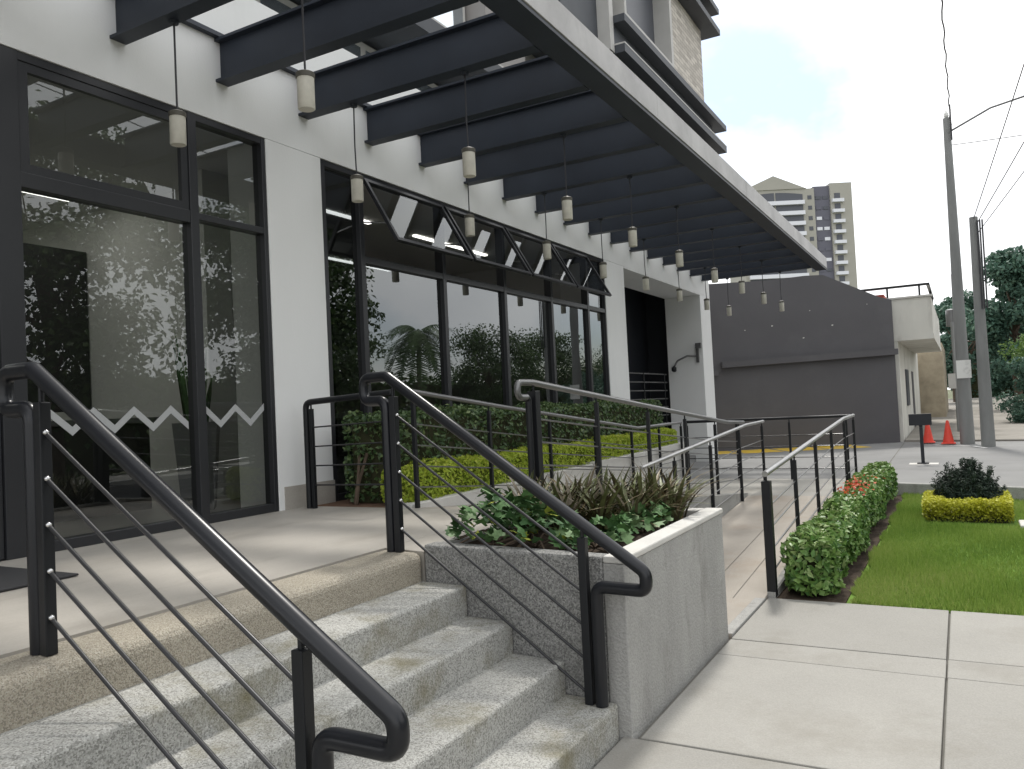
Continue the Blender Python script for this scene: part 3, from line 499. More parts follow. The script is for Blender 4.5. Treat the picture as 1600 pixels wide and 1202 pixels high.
# ------------------------------------------------------------------ canopy
can = thing('steel_canopy', 'dark steel beam canopy projecting over the terrace with pale weathered fascia', 'canopy', (1.3, 10, 3.57))
def ibeam(y, x0, x1, z0, z1, fwid=0.13, web=0.02, ft_=0.022):
    prof = [(-fwid/2, z0), (fwid/2, z0), (fwid/2, z0+ft_), (web/2, z0+ft_), (web/2, z1-ft_), (fwid/2, z1-ft_), (fwid/2, z1), (-fwid/2, z1), (-fwid/2, z1-ft_), (-web/2, z1-ft_), (-web/2, z0+ft_), (-fwid/2, z0+ft_)]
    n = len(prof); vs_ = [(x0, y+p_[0], p_[1]) for p_ in prof] + [(x1, y+p_[0], p_[1]) for p_ in prof]
    return vs_, [(11, 10, 3, 2, 1, 0), (9, 8, 7, 6, 5, 4), (10, 9, 4, 3), (12, 13, 14, 15, 22, 23), (16, 17, 18, 19, 20, 21), (15, 16, 21, 22)] + [(i, (i+1) % n, n+(i+1) % n, n+i) for i in range(n)]
BY = [3.665+0.938*k for k in range(-7, 17)]
for yb_ in BY: MB().add(*ibeam(yb_, 0.004, 2.45, 3.57, 3.93)).build('beam', BEAMM, can)
MB().add([(2.46, -4, 3.57), (2.68, -4, 3.57), (2.68, -4, 3.60), (2.49, -4, 3.60), (2.49, -4, 3.84), (2.46, -4, 3.84), (2.46, 19.25, 3.57), (2.68, 19.25, 3.57), (2.68, 19.25, 3.60), (2.49, 19.25, 3.60), (2.49, 19.25, 3.84), (2.46, 19.25, 3.84)],
         [(0, 1, 2, 3, 4, 5), (11, 10, 9, 8, 7, 6), (0, 6, 7, 1), (1, 7, 8, 2), (2, 8, 9, 3), (3, 9, 10, 4), (4, 10, 11, 5), (5, 11, 6, 0)]).build('edge_beam', BEAMM, can)
fy = [-4, -0.2, 3.8, 7.7, 11.5, 15.4, 19.27]
for i in range(6): MB().box(2.655, 2.69, fy[i]+0.002, fy[i+1]-0.002, 3.605, 3.845).build('fascia_panel', FASCIA, can, bevel=0.004)
MB().box(2.45, 2.69, 19.272, 19.29, 3.575, 3.845).build('end_plate', FASCIA, can)
MB().box(0.003, 0.06, -4, 19.2, 3.935, 3.97).build('wall_angle', BEAMM, can)
# pendant lamps, two rows hanging from every second beam
names = ['nearest the camera', 'second from the entrance', 'third from the entrance', 'fourth from the entrance', 'fifth from the entrance', 'fourth from the far end', 'third from the far end', 'second from the far end', 'at the far end']
for r, (px, rn) in enumerate(((0.58, 'inner row along the wall'), (1.76, 'outer row under the canopy'))):
    for k in range(9):
        yv = 3.69+1.88*k; dz = random.uniform(-0.015, 0.015); t = thing('pendant_lamp', 'cream cylinder pendant lamp %s, %s' % (names[k], rn), 'lamp', (px, yv, 2.7+dz), 'pendant lamps hanging from the canopy')
        sx = random.uniform(-.008, .008)
        MB().tube([(px, yv, 3.572), (px+sx, yv, 3.2), (px, yv, 2.91+dz)], 0.007, 6).build('cord', WIRE, t, True)
        MB().lathe((px, yv, 2.885+dz), [(0.015, 0.05), (0.05, 0.035), (0.058, 0.03), (0.058, 0.0), (0.05, -0.002)][::-1], 16).build('cap', CAPM, t, True)
        MB().lathe((px, yv, 2.69+dz), [(0.03, 0.004), (0.048, 0.0), (0.053, 0.005), (0.053, 0.194)], 20).build('shade', CREAM, t, True)
        MB().lathe((px, yv, 3.548), [(0.03, 0.0), (0.035, 0.02)], 10).build('ceiling_mount', BEAMM, t)

# ------------------------------------------------------------------ stair handrails
def stair_rail(label, y0, y1):
    t = thing('stair_handrail', label, 'handrail', (2.9, (y0+y1)/2, -0.3), 'black stair handrails')
    X0, X1 = 2.29, 3.60; Y = lambda x: y0+(y1-y0)*(x-X0)/(X1-X0)
    P = [(2.285, 0.003), (2.285, 0.865), (2.115, 0.865), (2.115, 1.003), (2.30, 1.003), (3.86, 0.0), (3.86, -0.085), (3.597, -0.085), (3.597, -0.650)]
    MB().tube([(x, Y(x), z) for x, z in P], 0.0305, 14, 0.055).build('rail', RAILTOP, t, True)
    def post(x, z0, z1, h=0.021): 
        m_ = MB(); m_.box(x-h, x+h, Y(x)-h, Y(x)+h, z0, z1); return m_.build('post', METAL, t, bevel=0.004)
    post(2.343, 0.002, 0.885); post(3.535, -0.652, 0.145)
    MB().tube([(2.343, Y(2.343), 0.885), (2.343, Y(2.343), 0.95)], 0.01, 8).build('pin', METAL, t); MB().tube([(3.535, Y(3.535), 0.145), (3.535, Y(3.535), 0.235)], 0.01, 8).build('pin', METAL, t)
    for z in (0.788, 0.626, 0.465, 0.304, 0.143):
        e = z-0.648*(3.535-2.343)+0.02; MB().tube([(2.343, Y(2.343), z), (3.535, Y(3.535), e)], 0.0075, 8).build('rod', ROD, t, True)
        MB().lathe((2.366, Y(2.343)-0.002, z-0.02), [(0.004, 0), (0.011, 0.006), (0.011, 0.014), (0.004, 0.02)], 8).build('rod_fitting', BOLT, t, True)
    return t
stair_rail('black stair handrail in the left foreground in front of the entrance window', 1.66, 1.66)
stair_rail('black stair handrail beside the planter wall', 3.672, 3.545)
# ------------------------------------------------------------------ ramp railings
def ramp_rail(label, path, posts, zf, r=0.022, m=STEELGR, rods=(0.18, 0.36, 0.54, 0.72), thick=(), rodpath=None):
    """path: list of (x,y,z) for the top tube; posts: list of (x,y); zf(x,y) floor height"""
    t = thing('ramp_railing', label, 'railing', (posts[0][0], posts[0][1], zf(*posts[0])), 'steel ramp railings')
    MB().tube(path, r, 10, 0.06).build('rail', m, t, True)
    tops = []
    for i, (x, y, top) in enumerate(posts_top(path, posts)):
        h = 0.035 if i in thick else 0.017; z0 = zf(x, y)
        MB().box(x-h, x+h, y-h, y+h, z0+0.001, top-0.06).build('post', METAL, t, bevel=0.003); MB().tube([(x, y, top-0.06), (x, y, top-0.01)], 0.008, 6).build('pin', METAL, t); tops.append((x, y, z0, top))
    for f in rods:
        MB().tube([(x, y, z0+(top-z0)*f) for x, y, z0, top in tops], 0.0065, 6).build('rod', ROD if m is METAL else STEELGR, t, True)
    return t
def posts_top(path, posts):
    for x, y in posts:
        best = None
        for (a, b) in zip(path[:-1], path[1:]):
            A, B = Vector(a), Vector(b); d = (B-A).xy; 
            if d.length < 0.05: continue
            u = max(0, min(1, (Vector((x, y))-A.xy).dot(d)/d.length_squared)); q = A.lerp(B, u); e = (q.xy-Vector((x, y))).length
            if best is None or e < best[0]-1e-4: best = (e, q.z)
        yield x, y, best[1]
fl = lambda z: (lambda x, y: z)
zup = lambda x, y: zu(y)
# along the hedge
ramp_rail('black railing between the white pillar and the hedge corner', [(0.155, 5.26, 0.003), (0.155, 5.26, 0.925), (1.10, 5.26, 0.965)], [(0.215, 5.26), (1.10, 5.26)], fl(0.0), 0.027, METAL, (0.22, 0.4, 0.58, 0.76))
ramp_rail('grey topped railing along the lime hedge down the upper ramp', [(1.18, 5.40, 0.97), (1.18, 7.0, 0.80), (1.18, 10.7, 0.43), (1.18, 12.7, 0.43)], [(1.18, 5.44), (1.18, 6.66), (1.18, 7.95), (1.18, 9.2), (1.18, 10.45), (1.18, 11.6), (1.18, 12.68)], zup)
# middle, upper ramp side
ra = ramp_rail('railing with looped end behind the planter on the upper ramp', [(2.46, 5.06, 0.86), (2.46, 4.93, 0.86), (2.46, 4.93, 0.965), (2.46, 5.16, 0.965), (2.46, 10.6, 0.47), (2.46, 11.5, 0.435)], [(2.46, 5.17), (2.46, 6.31), (2.46, 7.57), (2.46, 8.77), (2.46, 10.0), (2.46, 11.2)], lambda x, y: 0.03 if y < 5.4 else zu(y), 0.024, STEELGR, (0.18, 0.36, 0.54, 0.72), (0,))
MB().tube([(2.46, 5.06, 0.86), (2.46, 5.085, 0.84), (2.46, 5.085, 0.045)], 0.024, 10, 0.02).build('loop_post', METAL, ra, True)
# middle, lower ramp side
ramp_rail('silver topped railing climbing beside the lower ramp from the planter', [(2.68, 6.7, 0.205), (2.68, 10.7, 0.42), (2.68, 11.75, 0.43)], [(2.68, 7.65), (2.68, 8.95), (2.68, 10.3), (2.68, 11.65)], lambda x, y: zl(y), 0.022, SILVER)
# outer, by the flower hedge
rd = ramp_rail('silver topped railing between the lower ramp and the flowering hedge', [(3.77, 6.56, 0.165), (3.77, 11.6, 0.435), (3.77, 12.72, 0.445)], [(3.77, 6.60), (3.77, 7.86), (3.77, 9.12), (3.77, 10.36), (3.77, 11.6), (3.77, 12.68)], lambda x, y: zl(y)+0.02 if y > 6.7 else ZG, 0.024, SILVER, (0.18, 0.36, 0.54, 0.72), (0,))
ramp_rail('black cross railing closing the far end of the ramp landing', [(3.72, 12.78, 0.44), (1.22, 12.78, 0.43)], [(3.66, 12.78), (2.85, 12.78), (2.05, 12.78), (1.25, 12.78)], fl(-0.5), 0.022, METAL)

# ------------------------------------------------------------------ planting
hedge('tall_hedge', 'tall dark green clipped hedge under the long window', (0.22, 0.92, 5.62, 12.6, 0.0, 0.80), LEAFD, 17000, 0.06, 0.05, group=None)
hedge('lime_hedge', 'low lime green clipped hedge along the ramp kerb', (0.70, 1.08, 5.50, 12.9, 0.0, 0.34), LEAFL, 26000, 0.042, 0.03, core=mat('lime_hedge_twigs', (0.11, 0.14, 0.025), 0.9, 0.1, var=0.4, vscale=20))  # core is a solid green block filling the gaps between leaves
st = thing('shrub_stem', 'bare pale stem of the hedge shrub beside the pillar plinth', 'shrub', (0.42, 5.56, 0)); MB().tube([(0.42, 5.56, 0), (0.43, 5.58, 0.15), (0.40, 5.66, 0.45)], 0.022, 7, 0.05, 0.015).build('stem', BARK, st, True); MB().tube([(0.43, 5.58, 0.15), (0.52, 5.62, 0.45)], 0.014, 6).build('stem', BARK, st, True)
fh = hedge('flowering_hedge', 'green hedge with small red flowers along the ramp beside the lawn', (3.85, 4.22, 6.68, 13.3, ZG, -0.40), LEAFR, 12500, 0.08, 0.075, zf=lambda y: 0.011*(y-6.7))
n = 120; P = np.zeros((n, 3)); P[:, 0] = rng.normal(4.02, 0.09, n); P[:, 1] = rng.normal(10.3, 0.5, n); P[:, 2] = -0.36+0.011*(P[:, 1]-6.7)+rng.normal(0, 0.02, n); Nn = np.tile((0, -0.3, 1.0), (n, 1)); V, F = leaves(P, Nn, 0.045, 0.04, 0.6)
npmesh('flowers', V, F, FLOWER, fh, rnd=np.repeat(rng.random(n), 4), kind='stuff')
# yellow ring and dark conifer in the lawn
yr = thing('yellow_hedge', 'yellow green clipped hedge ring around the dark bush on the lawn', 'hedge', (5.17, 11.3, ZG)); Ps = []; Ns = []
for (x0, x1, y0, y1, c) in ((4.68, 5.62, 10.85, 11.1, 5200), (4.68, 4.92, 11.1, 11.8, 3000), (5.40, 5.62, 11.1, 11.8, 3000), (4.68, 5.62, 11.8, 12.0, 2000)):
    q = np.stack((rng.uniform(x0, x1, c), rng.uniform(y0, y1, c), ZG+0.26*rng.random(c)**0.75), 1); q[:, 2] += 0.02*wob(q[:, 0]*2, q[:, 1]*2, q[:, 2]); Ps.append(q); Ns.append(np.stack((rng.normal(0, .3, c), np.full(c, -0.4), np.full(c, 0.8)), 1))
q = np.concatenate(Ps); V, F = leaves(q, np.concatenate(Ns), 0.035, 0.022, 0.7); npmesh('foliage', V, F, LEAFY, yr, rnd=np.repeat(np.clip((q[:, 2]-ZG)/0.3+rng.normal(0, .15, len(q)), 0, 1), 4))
MB().box(4.74, 5.56, 10.92, 11.93, ZG-0.02, ZG+0.06).build('twigs', SHADECORE, yr)  # low solid block under the leaves in the dark core colour
cf = thing('conifer_bush', 'dark rounded conifer bush in the middle of the lawn bed', 'shrub', (5.17, 11.45, ZG)); n = 9000; d = unit(rng.normal(size=(n, 3))); d[:, 2] = np.abs(d[:, 2]); rr = rng.random(n)**0.35
P = np.stack((5.17+0.40*d[:, 0]*rr, 11.45+0.36*d[:, 1]*rr, ZG+0.12+0.47*d[:, 2]*rr), 1); V, F = leaves(P, d+np.array((0, 0, 1.2)), 0.07, 0.014, 0.5); npmesh('foliage', V, F, LEAFC, cf, rnd=np.repeat(rng.random(n), 4))
tips = []
for k in range(70):
    a = random.uniform(0, 6.28); e = random.uniform(0.3, 1.5); dv = np.array((math.cos(a)*math.cos(e), math.sin(a)*math.cos(e), math.sin(e))); b = np.array((5.17, 11.45, ZG+0.12))+dv*np.array((0.38, 0.34, 0.45)); m_ = 40; u = rng.random((m_, 1)); tips.append(b+(dv*0.5+np.array((0, 0, 0.7)))*u*0.11+rng.normal(size=(m_, 3))*0.012)
P = np.concatenate(tips); V, F = leaves(P, np.tile((0, 0, 1.0), (len(P), 1)), 0.045, 0.012, 0.9); npmesh('foliage', V, F, LEAFC, cf, rnd=np.repeat(rng.random(len(P)), 4)); MB().lathe((5.17, 11.45, ZG-0.02), [(0.06, 0), (0.25, 0.15), (0.22, 0.4), (0.05, 0.5)], 10).build('stem', SHADECORE, cf)  # 'stem' here is a solid body in the dark core colour
# planter planting: bronze strap-leaf clumps
def strap_mesh(L, wd, curl, i):
    m_ = MB(); S = 5; vs_ = []
    for k in range(S+1):
        u = k/S; w_ = wd*(0.7+0.6*u-1.25*u*u*u) if k < S else 0.001; r_ = curl*u*u*L; z = L*(u-0.25*curl*u*u); vs_ += [(r_, -w_/2, z+0.15*w_), (r_, 0, z), (r_, w_/2, z+0.15*w_)]
    fs_ = [(3*k+j, 3*k+j+1, 3*k+j+4, 3*k+j+3) for k in range(S) for j in (0, 1)]; me = bpy.data.meshes.new('strap_leaf'); me.from_pydata(vs_, [], fs_); me.materials.append(STRAPM[i]); me.polygons.foreach_set('use_smooth', [True]*len(fs_)); return me
SM = [strap_mesh(0.37, 0.027, 0.2+0.2*k, k % 4) for k in range(4)] + [strap_mesh(0.31, 0.024, 0.5, k) for k in range(4)]
spots = [(2.70, 4.55), (2.72, 4.85), (2.75, 5.15), (2.92, 4.62), (2.95, 4.95), (2.98, 5.2), (3.12, 4.72), (3.15, 5.02), (3.2, 5.24), (3.32, 4.85), (3.38, 5.12), (3.45, 4.95), (2.66, 5.0), (3.05, 4.45), (3.28, 5.2), (2.82, 4.75), (2.85, 5.05), (3.06, 4.85), (3.27, 5.0), (3.42, 5.22), (2.78, 4.42), (3.2, 4.58), (3.36, 4.68), (2.64, 4.7), (3.5, 5.1)]
for sx, sy in spots:
    t = thing('bronze_plant', 'bronze strap-leaved plant in the back half of the planter', 'plant', (sx, sy, 0.0), 'bronze strap-leaved plants in the planter')
    for k in range(36):
        o = bpy.data.objects.new('leaf', random.choice(SM)); COL.objects.link(o); o.parent = t; o.rotation_euler = (0, random.uniform(0.02, 0.65), random.uniform(0, 6.283)); s_ = random.uniform(0.75, 1.22); o.scale = (s_, s_, s_); o.location = (random.uniform(-.05, .05), random.uniform(-.05, .05), 0)
# ivy: separate leaves
def ivy_mesh(i):
    pts = [(0, 0), (0.35, -0.12), (0.5, 0.18), (0.34, 0.34), (0.42, 0.62), (0.16, 0.6), (0, 1.0), (-0.16, 0.6), (-0.42, 0.62), (-0.34, 0.34), (-0.5, 0.18), (-0.35, -0.12)]
    vs_ = [(0, 0.3, 0.0)] + [(x, y-0.0, -0.28*abs(x)-0.12*max(0, y-0.5)) for x, y in pts]; fs_ = [(0, 1+k, 1+(k+1) % 12) for k in range(12)]; me = bpy.data.meshes.new('ivy_leaf'); me.from_pydata(vs_, [], fs_); me.materials.append(IVYM[i]); return me
IM = [ivy_mesh(i) for i in range(4)]
for (cx_, cy_, rx_, ry_, nn, lab) in ((2.72, 4.1, 0.24, 0.32, 150, 'dark green ivy spreading at the planter corner beside the terrace'), (3.05, 3.98, 0.26, 0.24, 140, 'green ivy with yellow leaves at the front of the planter'), (3.38, 4.05, 0.2, 0.3, 90, 'ivy thinning out over dry soil behind the lower rail post'), (3.46, 4.6, 0.1, 0.45, 90, 'low ivy along the white planter coping')):
    t = thing('ivy', lab, 'plant', (cx_, cy_, 0.0))
    for k in range(nn):
        a = random.uniform(0, 6.283); r_ = math.sqrt(random.random()); o = bpy.data.objects.new('leaf', IM[random.choices((0, 1, 2, 3), (5, 5, 3, 0.7))[0]]); COL.objects.link(o); o.parent = t
        h = 0.06+0.28*(1-r_*r_)*random.uniform(0.4, 1) if nn > 100 else 0.03+0.09*random.random()
        o.location = (rx_*r_*math.cos(a), ry_*r_*math.sin(a), h); s_ = random.uniform(0.05, 0.095); o.scale = (s_, s_, s_); o.rotation_euler = (random.uniform(0.1, 1.0), random.uniform(-0.5, 0.5), random.uniform(-1.2, 1.2)+ (math.pi if random.random() < 0.75 else 0))
    mv = MB()
    for k in range(10): a = random.uniform(0, 6.28); mv.tube([(cx_, cy_, 0.0), (cx_+rx_*0.5*math.cos(a), cy_+ry_*0.5*math.sin(a), 0.06), (cx_+rx_*math.cos(a), cy_+ry_*math.sin(a), 0.02)], 0.005, 5, 0.05)
    mv.build('vine', BARK, t)

# ------------------------------------------------------------------ neighbours and street
DU = Vector((0.873, 0.488)); gw0 = Vector((-0.68, 22.0))
def gq(u, v=0.0): return (gw0.x+DU.x*u-DU.y*v, gw0.y+DU.y*u+DU.x*v)
gwt = thing('charcoal_wall_building', 'charcoal painted neighbouring wall with a long ledge closing the end of the driveway', 'building', (gw0.x+2, gw0.y+1, ZD))
def uvz(prof, v0, v1):
    n = len(prof); vs_ = [(*gq(u, v0), z) for u, z in prof]+[(*gq(u, v1), z) for u, z in prof]; return vs_, [tuple(range(n)), tuple(range(2*n-1, n-1, -1))]+[(i, n+i, n+(i+1) % n, (i+1) % n) for i in range(n)]
MB().add(*uvz([(-3.5, -1.05), (4.95, -1.05), (4.95, 3.28), (4.6, 3.38), (3.1, 4.06), (2.6, 4.06), (1.5, 3.98), (-3.5, 3.92)], 0, 5.0)).build('wall', GREYW, gwt)
MB().add(*uvz([(0.15, 1.62), (4.97, 1.76), (4.97, 1.92), (0.15, 1.78)], -0.16, -0.002)).build('ledge', GREYW, gwt)
MB().add(*uvz([(-3.5, 1.35), (0.02, 1.42), (0.02, 1.56), (-3.5, 1.5)], -0.2, -0.002)).build('ledge', GREYW, gwt)
for k in range(6): u = random.uniform(0.3, 4.4); z = random.uniform(2.3, 3.2); s_ = random.uniform(0.015, 0.04); MB().add(*uvz([(u, z), (u+s_, z), (u+s_*1.7, z+s_*0.7), (u+s_*0.3, z+s_)], -0.004, -0.001)).build('paint_chip', OLDW, gwt)
# white house with balcony beyond
wh = thing('white_house', 'shabby white house with a projecting balcony beyond the charcoal wall', 'building', (3.6, 28, ZD))
MB().box(-4, 3.72, 24.62, 36, -1.05, 2.2).build('wall', OLDW, wh); MB().box(-4, 3.9, 25.5, 35, 2.2, 3.2).build('upper_wall', OLDW, wh)
MB().box(1.0, 4.62, 24.6, 33.8, 2.14, 2.28).build('balcony_slab', OLDW, wh); MB().box(3.4, 4.60, 24.62, 24.78, 2.282, 3.30).build('parapet', OLDW, wh); MB().box(4.44, 4.6, 24.78, 33.8, 2.282, 3.28).build('parapet', OLDW, wh)
MB().box(3.38, 4.63, 24.58, 24.8, 3.302, 3.35).build('coping', KERBW, wh); MB().box(1.2, 3.42, 24.9, 30, 3.25, 3.50).build('roof', REDT, wh)
for xx, yy in ((2.6, 24.7), (3.5, 24.7), (4.3, 24.7), (4.52, 26.5), (4.52, 28.3)): MB().box(xx, xx+0.05, yy, yy+0.05, 3.3, 3.66).build('baluster', METAL, wh)
MB().box(4.50, 4.58, 24.7, 29, 3.62, 3.68).build('roof_rail', METAL, wh); MB().box(2.0, 4.5, 24.68, 24.76, 3.62, 3.68).build('roof_rail', METAL, wh)
d_ = MB().box(3.70, 3.735, 30.5, 31.6, -0.6, 1.4).build('door', GREYW, wh); MB().box(3.722, 3.76, 27.0, 28.2, 0.3, 1.4).build('window', TGLASS, wh)
MB().box(2.0, 4.6, 36.5, 44, -1.05, 2.6).build('garden_wall_house', mat('ochre_house', (0.35, 0.3, 0.22), 0.9, var=0.2), None, label='small tan house half hidden beyond the white house', cat='building')
mb = MB(); mb.prism([(3.75, 24.5), (12, 22.6), (12, 60), (3.75, 60)], -0.66, lambda x, y: ZD+0.02+0.018*(y-22.6)); mb.build('street_pavement', mat('dusty_pavement', (0.25, 0.235, 0.21), 0.9, 0.15, var=0.2, vscale=0.6, stain=((0.14, 0.13, 0.11), 0.7, 0.8)), kind='structure')
# poles
def pole(label, x, y, h, r0, r1, extras=None):
    t = thing('utility_pole', label, 'pole', (x, y, ZD)); MB().lathe((x, y, ZD-0.1), [(r0, 0), (r0-(r0-r1)*0.5, h*0.5+0.1), (r1, h+0.1)], 12).build('shaft', POLEC, t, True); return t
p1 = pole('tall concrete utility pole carrying the street lamp arm', 5.24, 23.1, 8.25, 0.165, 0.08)
MB().box(5.1, 5.42, 22.92, 22.93, 1.0, 1.45).build('pasted_notice', WPAINT, p1); MB().tube([(5.33, 23.0, 7.0), (5.33, 23.0, 7.9)], 0.02, 6).build('conduit', WIRE, p1); MB().lathe((5.24, 23.1, 7.6), [(0.02, 0), (0.06, 0.05), (0.05, 0.12), (0.01, 0.2)], 8).build('insulator', WPAINT, p1)
MB().tube([(5.3, 23.1, 7.25), (6.2, 23.0, 7.62), (6.95, 22.9, 7.72)], 0.025, 7, 0.3).build('lamp_arm', STEELGR, p1, True); MB().box(6.9, 7.4, 22.82, 22.98, 7.66, 7.76).build('lamp_head', STEELGR, p1, bevel=0.03)
p2 = pole('shorter concrete pole right of the tall pole, bundled with cables', 5.66, 22.0, 5.45, 0.15, 0.09)
for k in range(3): MB().tube([(5.72+0.05*k, 21.88, 2.6), (5.73+0.05*k, 21.87, 4.7)], 0.018, 6).build('cable_bundle', WIRE, p2)
p3 = pole('slim distant pole with a transformer behind the tall pole', 5.18, 30.5, 5.2, 0.12, 0.09); MB().lathe((5.02, 30.4, 2.8), [(0.02, 0), (0.16, 0.02), (0.16, 0.55), (0.02, 0.6)], 12).build('transformer', STEELGR, p3, True)
p4 = pole('thin green metal post with meter box behind the tall pole', 5.05, 27.5, 3.4, 0.05, 0.05); MB().box(4.85, 5.05, 27.35, 27.45, 0.75, 1.2).build('meter_box', KERBW, p4)
def cable(label, a, b, sag, r=0.012, tw=0.0):
    A, B = Vector(a), Vector(b); pts = []; n_ = 24 if not tw else 90
    for k in range(n_+1): u = k/n_; p_ = A.lerp(B, u); p_.z -= sag*4*u*(1-u); p_.x += tw*math.sin(k*1.7); p_.z += tw*math.cos(k*1.7); pts.append(tuple(p_))
    MB().tube(pts, r, 5).build('overhead_cable', WIRE, None, True, label=label, cat='cable', group='overhead cables')
cable('thick twisted cable running overhead from the tall pole', (5.33, 23.0, 7.3), (5.05, -8, 7.6), 0.3, 0.014, 0.014)
cable('thin overhead wire from the shorter pole, leftmost', (5.66, 22.0, 4.75), (8.2, -6, 9.2), 0.2, 0.010)
cable('thin overhead wire from the shorter pole, middle', (5.70, 22.0, 4.6), (10.2, -6, 9.0), 0.2, 0.010)
cable('thin overhead wire from the shorter pole, rightmost', (5.72, 22.0, 4.4), (11.5, -6, 8.8), 0.2, 0.009)
cable('thin wire reaching right from the tall pole below the lamp arm', (5.30, 23.1, 6.9), (16, 22, 7.0), 0.25, 0.010)
# sign board
sg = thing('sign_board', 'small black sign panel on a black post in the driveway', 'sign', (4.46, 17.24, ZD)); MB().box(4.43, 4.49, 17.21, 17.27, ZD, 0.05).build('post', BLACKP, sg, bevel=0.004); MB().box(4.26, 4.65, 17.17, 17.205, 0.09-0.0, 0.31).build('panel', BLACKP, sg, bevel=0.006); MB().box(4.36, 4.56, 17.14, 17.34, ZD, ZD+0.025).build('base_plate', BLACKP, sg); MB().box(4.22, 4.72, 17.05, 17.43, ZD-0.01, ZD+0.006).build('footing', KERBW, sg)
MB().box(4.43, 4.49, 17.207, 17.26, 0.052, 0.28).build('bracket', BLACKP, sg)
for x, y, lab in ((4.35, 23.6, 'orange traffic cone half hidden behind the black sign'), (4.82, 23.0, 'orange traffic cone standing beside the tall pole')):
    t = thing('traffic_cone', lab, 'cone', (x, y, ZD+0.02), 'orange traffic cones'); z = ZD+0.022
    MB().box(x-0.16, x+0.16, y-0.16, y+0.16, z, z+0.032).build('base', CONE, t, bevel=0.01); MB().lathe((x, y, z+0.03), [(0.13, 0), (0.09, 0.22)], 16).build('lower_cone', CONE, t, True); MB().lathe((x, y, z+0.252), [(0.089, 0), (0.073, 0.10)], 16).build('reflective_band', CONE, t, True); MB().lathe((x, y, z+0.354), [(0.072, 0), (0.032, 0.22), (0.024, 0.235)], 16).build('upper_cone', CONE, t, True)
# security lamp on far pillar
sl_ = thing('wall_camera', 'small grey camera on a curved arm on the far white pillar', 'camera', (-0.3, 18.40, 1.8)); MB().tube([(-0.12, 18.40, 1.80), (-0.35, 18.34, 1.82), (-0.58, 18.30, 1.72), (-0.66, 18.28, 1.58)], 0.022, 8, 0.1).build('arm', STEELGR, sl_, True); MB().box(-0.15, -0.09, 18.36, 18.415, 1.65, 1.98).build('bracket', STEELGR, sl_); MB().lathe((-0.66, 18.26, 1.46), [(0.03, 0), (0.06, 0.03), (0.06, 0.1), (0.02, 0.14)], 12).build('camera_head', METAL, sl_, True); MB().box(-0.14, -0.02, 18.3, 18.40, 1.98, 2.10).build('junction_box', STEELGR, sl_)
# far tower
tw = thing('apartment_tower', 'tall beige apartment tower with gabled top and dark stripe far behind', 'building', (-30, 238, -1))
fwh = Vector((math.sin(YAW), math.cos(YAW))); To = Vector((CAM.x, CAM.y))
import itertools
def pixray(px, py):
    d = r2*((px-800)/FPX)+u2*(-(py-601)/FPX)+fw; return d
d0 = pixray(1262, 360); d0 = d0*(225/d0.dot(fw)); tO = Vector((CAM.x+d0.x, CAM.y+d0.y))
def tq(u, v): return (tO.x+DU.x*u-DU.y*v, tO.y+DU.y*u+DU.x*v)
def tbox(u0, u1, v0, v1, z0, z1):
    n_ = [tq(u0, v0), tq(u1, v0), tq(u1, v1), tq(u0, v1)]; return MB().prism(n_, z0, z1)
TZ = 58.6
tbox(-18.0, 2.4, 0, 16, -1, TZ).build('wall', TBEIGE, tw); tbox(2.4, 6.9, 0.6, 15, -1, TZ+0.6).build('stripe', TDARK, tw); tbox(6.9, 13.0, 0.0, 16, -1, TZ+1.2).build('wall', TBEIGE, tw)
g_ = MB(); pr = [(-18.2, TZ), (0.2, TZ), (-8.9, TZ+3.9)]; vs_ = [(*tq(u, -0.3), z) for u, z in pr]+[(*tq(u, 10), z) for u, z in pr]; g_.add(vs_, [(0, 1, 2), (5, 4, 3), (0, 3, 4, 1), (1, 4, 5, 2), (2, 5, 3, 0)]).build('gable', TBEIGE, tw)
FH = 2.93
for k in range(15):
    z = TZ-3.4-FH*k
    for (a, b) in ((-16.8, -8.9), (-8.5, -0.9)):
        if k == 0:
            n_ = 6; top = [(a+(b-a)*i/n_, z+1.5+(1.0*(math.cos((a+(b-a)*i/n_+8.7)/8.2*1.3)))) for i in range(n_+1)]; poly = [(a, z)]+[(b, z)]+top[::-1]
            vs_ = [(*tq(u, -0.12), zz) for u, zz in poly]; MB().add(vs_, [tuple(range(len(poly)))]).build('window', TGLASS, tw)
        else: tbox(a, b, -0.12, 0.2, z, z+1.75).build('window', TGLASS, tw)
    tbox(-17.0, -0.7, -1.0, 0.3, z-1.1, z-0.02).build('balcony', TWHITE, tw)
    tbox(0.5, 1.6, -0.1, 0.2, z+0.3, z+1.4).build('window', TGLASS, tw)
    for u0 in (2.9, 4.9): tbox(u0, u0+1.5, 0.45, 0.65, z+0.3, z+1.2).build('window', random.choice((TWHITE, TGLASS, TDARK)), tw)
    tbox(8.0, 9.6, -0.1, 0.2, z+0.2, z+1.7).build('window', TGLASS, tw); tbox(7.2, 10.4, -0.9, 0.0, z-0.9, z).build('balcony', TWHITE, tw)

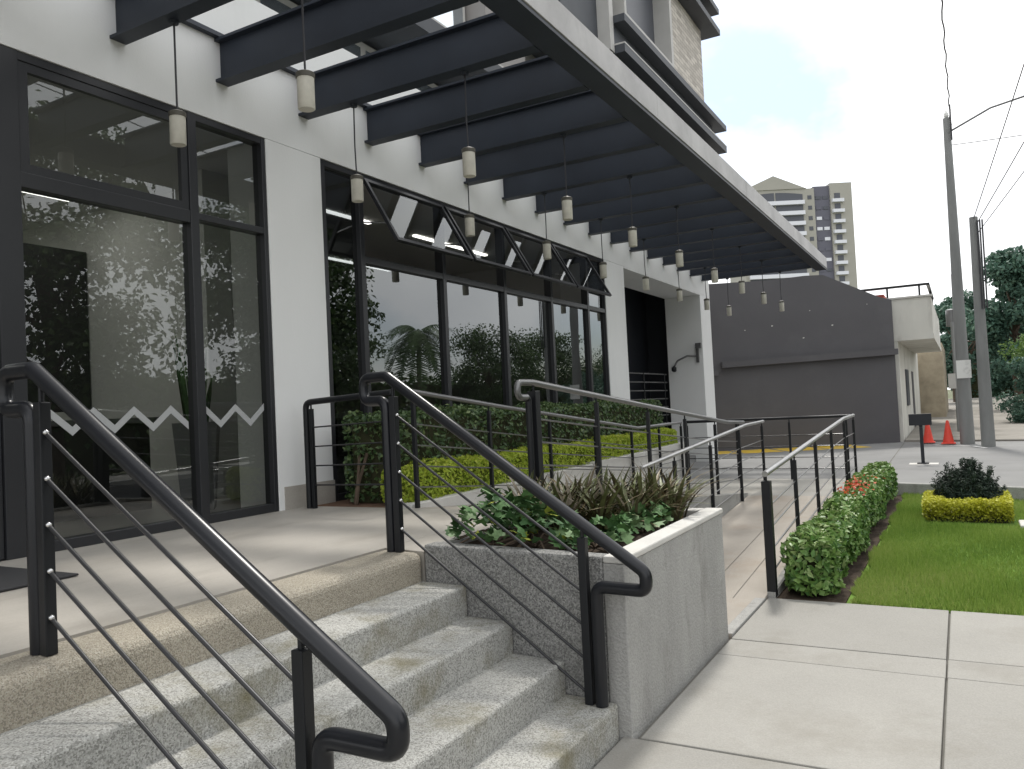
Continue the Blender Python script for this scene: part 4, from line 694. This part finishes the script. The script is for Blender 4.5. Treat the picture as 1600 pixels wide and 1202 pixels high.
# ------------------------------------------------------------------ trees: beyond the street on the right, and across the road (mirrored in the glass)
tree('tall dark tree behind the two concrete poles', 7.4, 42, 0.0, 6.9, 1.9, 15000, 0.24, LEAFT2, 36, low=0.12, group='trees down the street')
tree('broad bluish green tree at the right edge of the view', 9.8, 49, 0.0, 6.2, 3.3, 16000, 0.26, LEAFT2, 40, low=0.0, group='trees down the street')
tree('round tree farther down the street behind the slim pole', 5.6, 60, 0.0, 7.2, 2.2, 9000, 0.25, LEAFT2, 28, low=0.1, group='trees down the street')
tree('bright green low shrub tree beside the far kerb', 8.0, 36.5, -0.3, 3.2, 1.6, 9000, 0.12, LEAFB, 30, low=0.02, group='trees down the street')
tree('dark shrub tree below the bright shrub at the right edge', 7.6, 31.5, -0.5, 2.1, 1.45, 11000, 0.12, LEAFT2, 34, low=0.0, group='trees down the street')
tree('dark shrub at the foot of the trees, cut by the right edge', 9.6, 34.5, -0.5, 2.9, 1.6, 9000, 0.13, LEAFT2, 30, low=0.0, group='trees down the street')
tree('dark tree crown left of the tall pole above the white balcony', 4.9, 52, 0.0, 5.6, 1.5, 8000, 0.24, LEAFT2, 24, low=0.1, group='trees down the street')
tree('far pale tree filling the gap between the poles', 7.6, 66, 0.0, 7.2, 2.8, 9000, 0.3, LEAFT2, 30, low=0.0, group='trees down the street')
tree('far wooded clump behind the edge trees', 12.5, 64, 0.0, 7.0, 4.2, 12000, 0.32, LEAFT2, 36, low=0.0, group='trees down the street')
hedge('street_hedge', 'dark overgrown hedge along the far end of the street', (5.2, 18, 70, 73, -0.9, 3.6), LEAFT2, 9000, 0.35, 0.4)
refl = [(13.0, 11.0, 8.8, 3.5, 9000, 'spreading street tree mirrored in the entrance window'), (14.0, 19.5, 9.5, 3.2, 14000, 'dense street tree mirrored in the narrow end pane of the long window'), (25.0, 33.5, 7.4, 3.2, 7000, 'tree beside the palm mirrored in the long window'), (21.5, 45, 7.0, 3.0, 7000, 'rounded tree mirrored in the third pane of the long window'), (22, 55, 7.6, 3.6, 7000, 'rounded tree mirrored near the far end of the long window'), (22, 70, 7, 4.5, 7000, 'wide tree mirrored at the far end of the long window'), (22, 7.0, 5.0, 3.0, 5000, 'tree across the road mirrored low in the entrance window'), (20, -4.0, 7.5, 3.5, 7000, 'tree across the road opposite the stairs')]
for x, y, h, cr, nl, lab in refl: tree(lab, x, y, -0.9, h, cr, int(nl*1.8), 0.2, LEAFT, 48, 0.2, low=0.2, group='trees across the road')
hedge('garden_hedge', 'long dark garden hedge across the road mirrored low in the glass', (23, 25, -10, 85, -0.9, 2.6), LEAFT, 26000, 0.4, 0.6)
pt = thing('palm_tree', 'palm tree across the road mirrored in the long window', 'tree', (19, 33.8, -0.9)); MB().tube([(19, 33.8, -0.95), (19.1, 33.9, 2), (19, 33.8, 5.0)], 0.17, 8, 0.5, 0.12).build('trunk', BARK, pt, True)
for k in range(22):
    a = k*2.4; up_ = 1.0-0.085*k; pts = []; V = []; F = []; b = np.array((19, 33.8, 5.0)); ca, sa = math.cos(a), math.sin(a); nS = 34
    for i in range(nS+1):
        u = i/nS; r_ = 2.3*u*(1-0.12*u); pts.append(b+np.array((ca*r_, sa*r_, 2.0*up_*u-2.2*u*u)))
    for i in range(3, nS):
        for s_ in (-1, 1):
            q = pts[i]; ll = 0.75*math.sin(math.pi*min(1, 0.12+0.9*i/nS))+0.12; tipp = q+np.array((-sa, ca, 0))*s_*ll*0.75+np.array((ca, sa, 0))*ll*0.45+np.array((0, 0, -ll*random.uniform(0.25, 0.6))); e = (pts[i+1]-pts[i])*0.9; f_ = len(V); V += [q, q+e, tipp]; F.append((f_, f_+1, f_+2))
    npmesh('frond', np.array(V), np.array(F), LEAFT, pt, rnd=np.full(len(V), 0.2+0.4*random.random()))
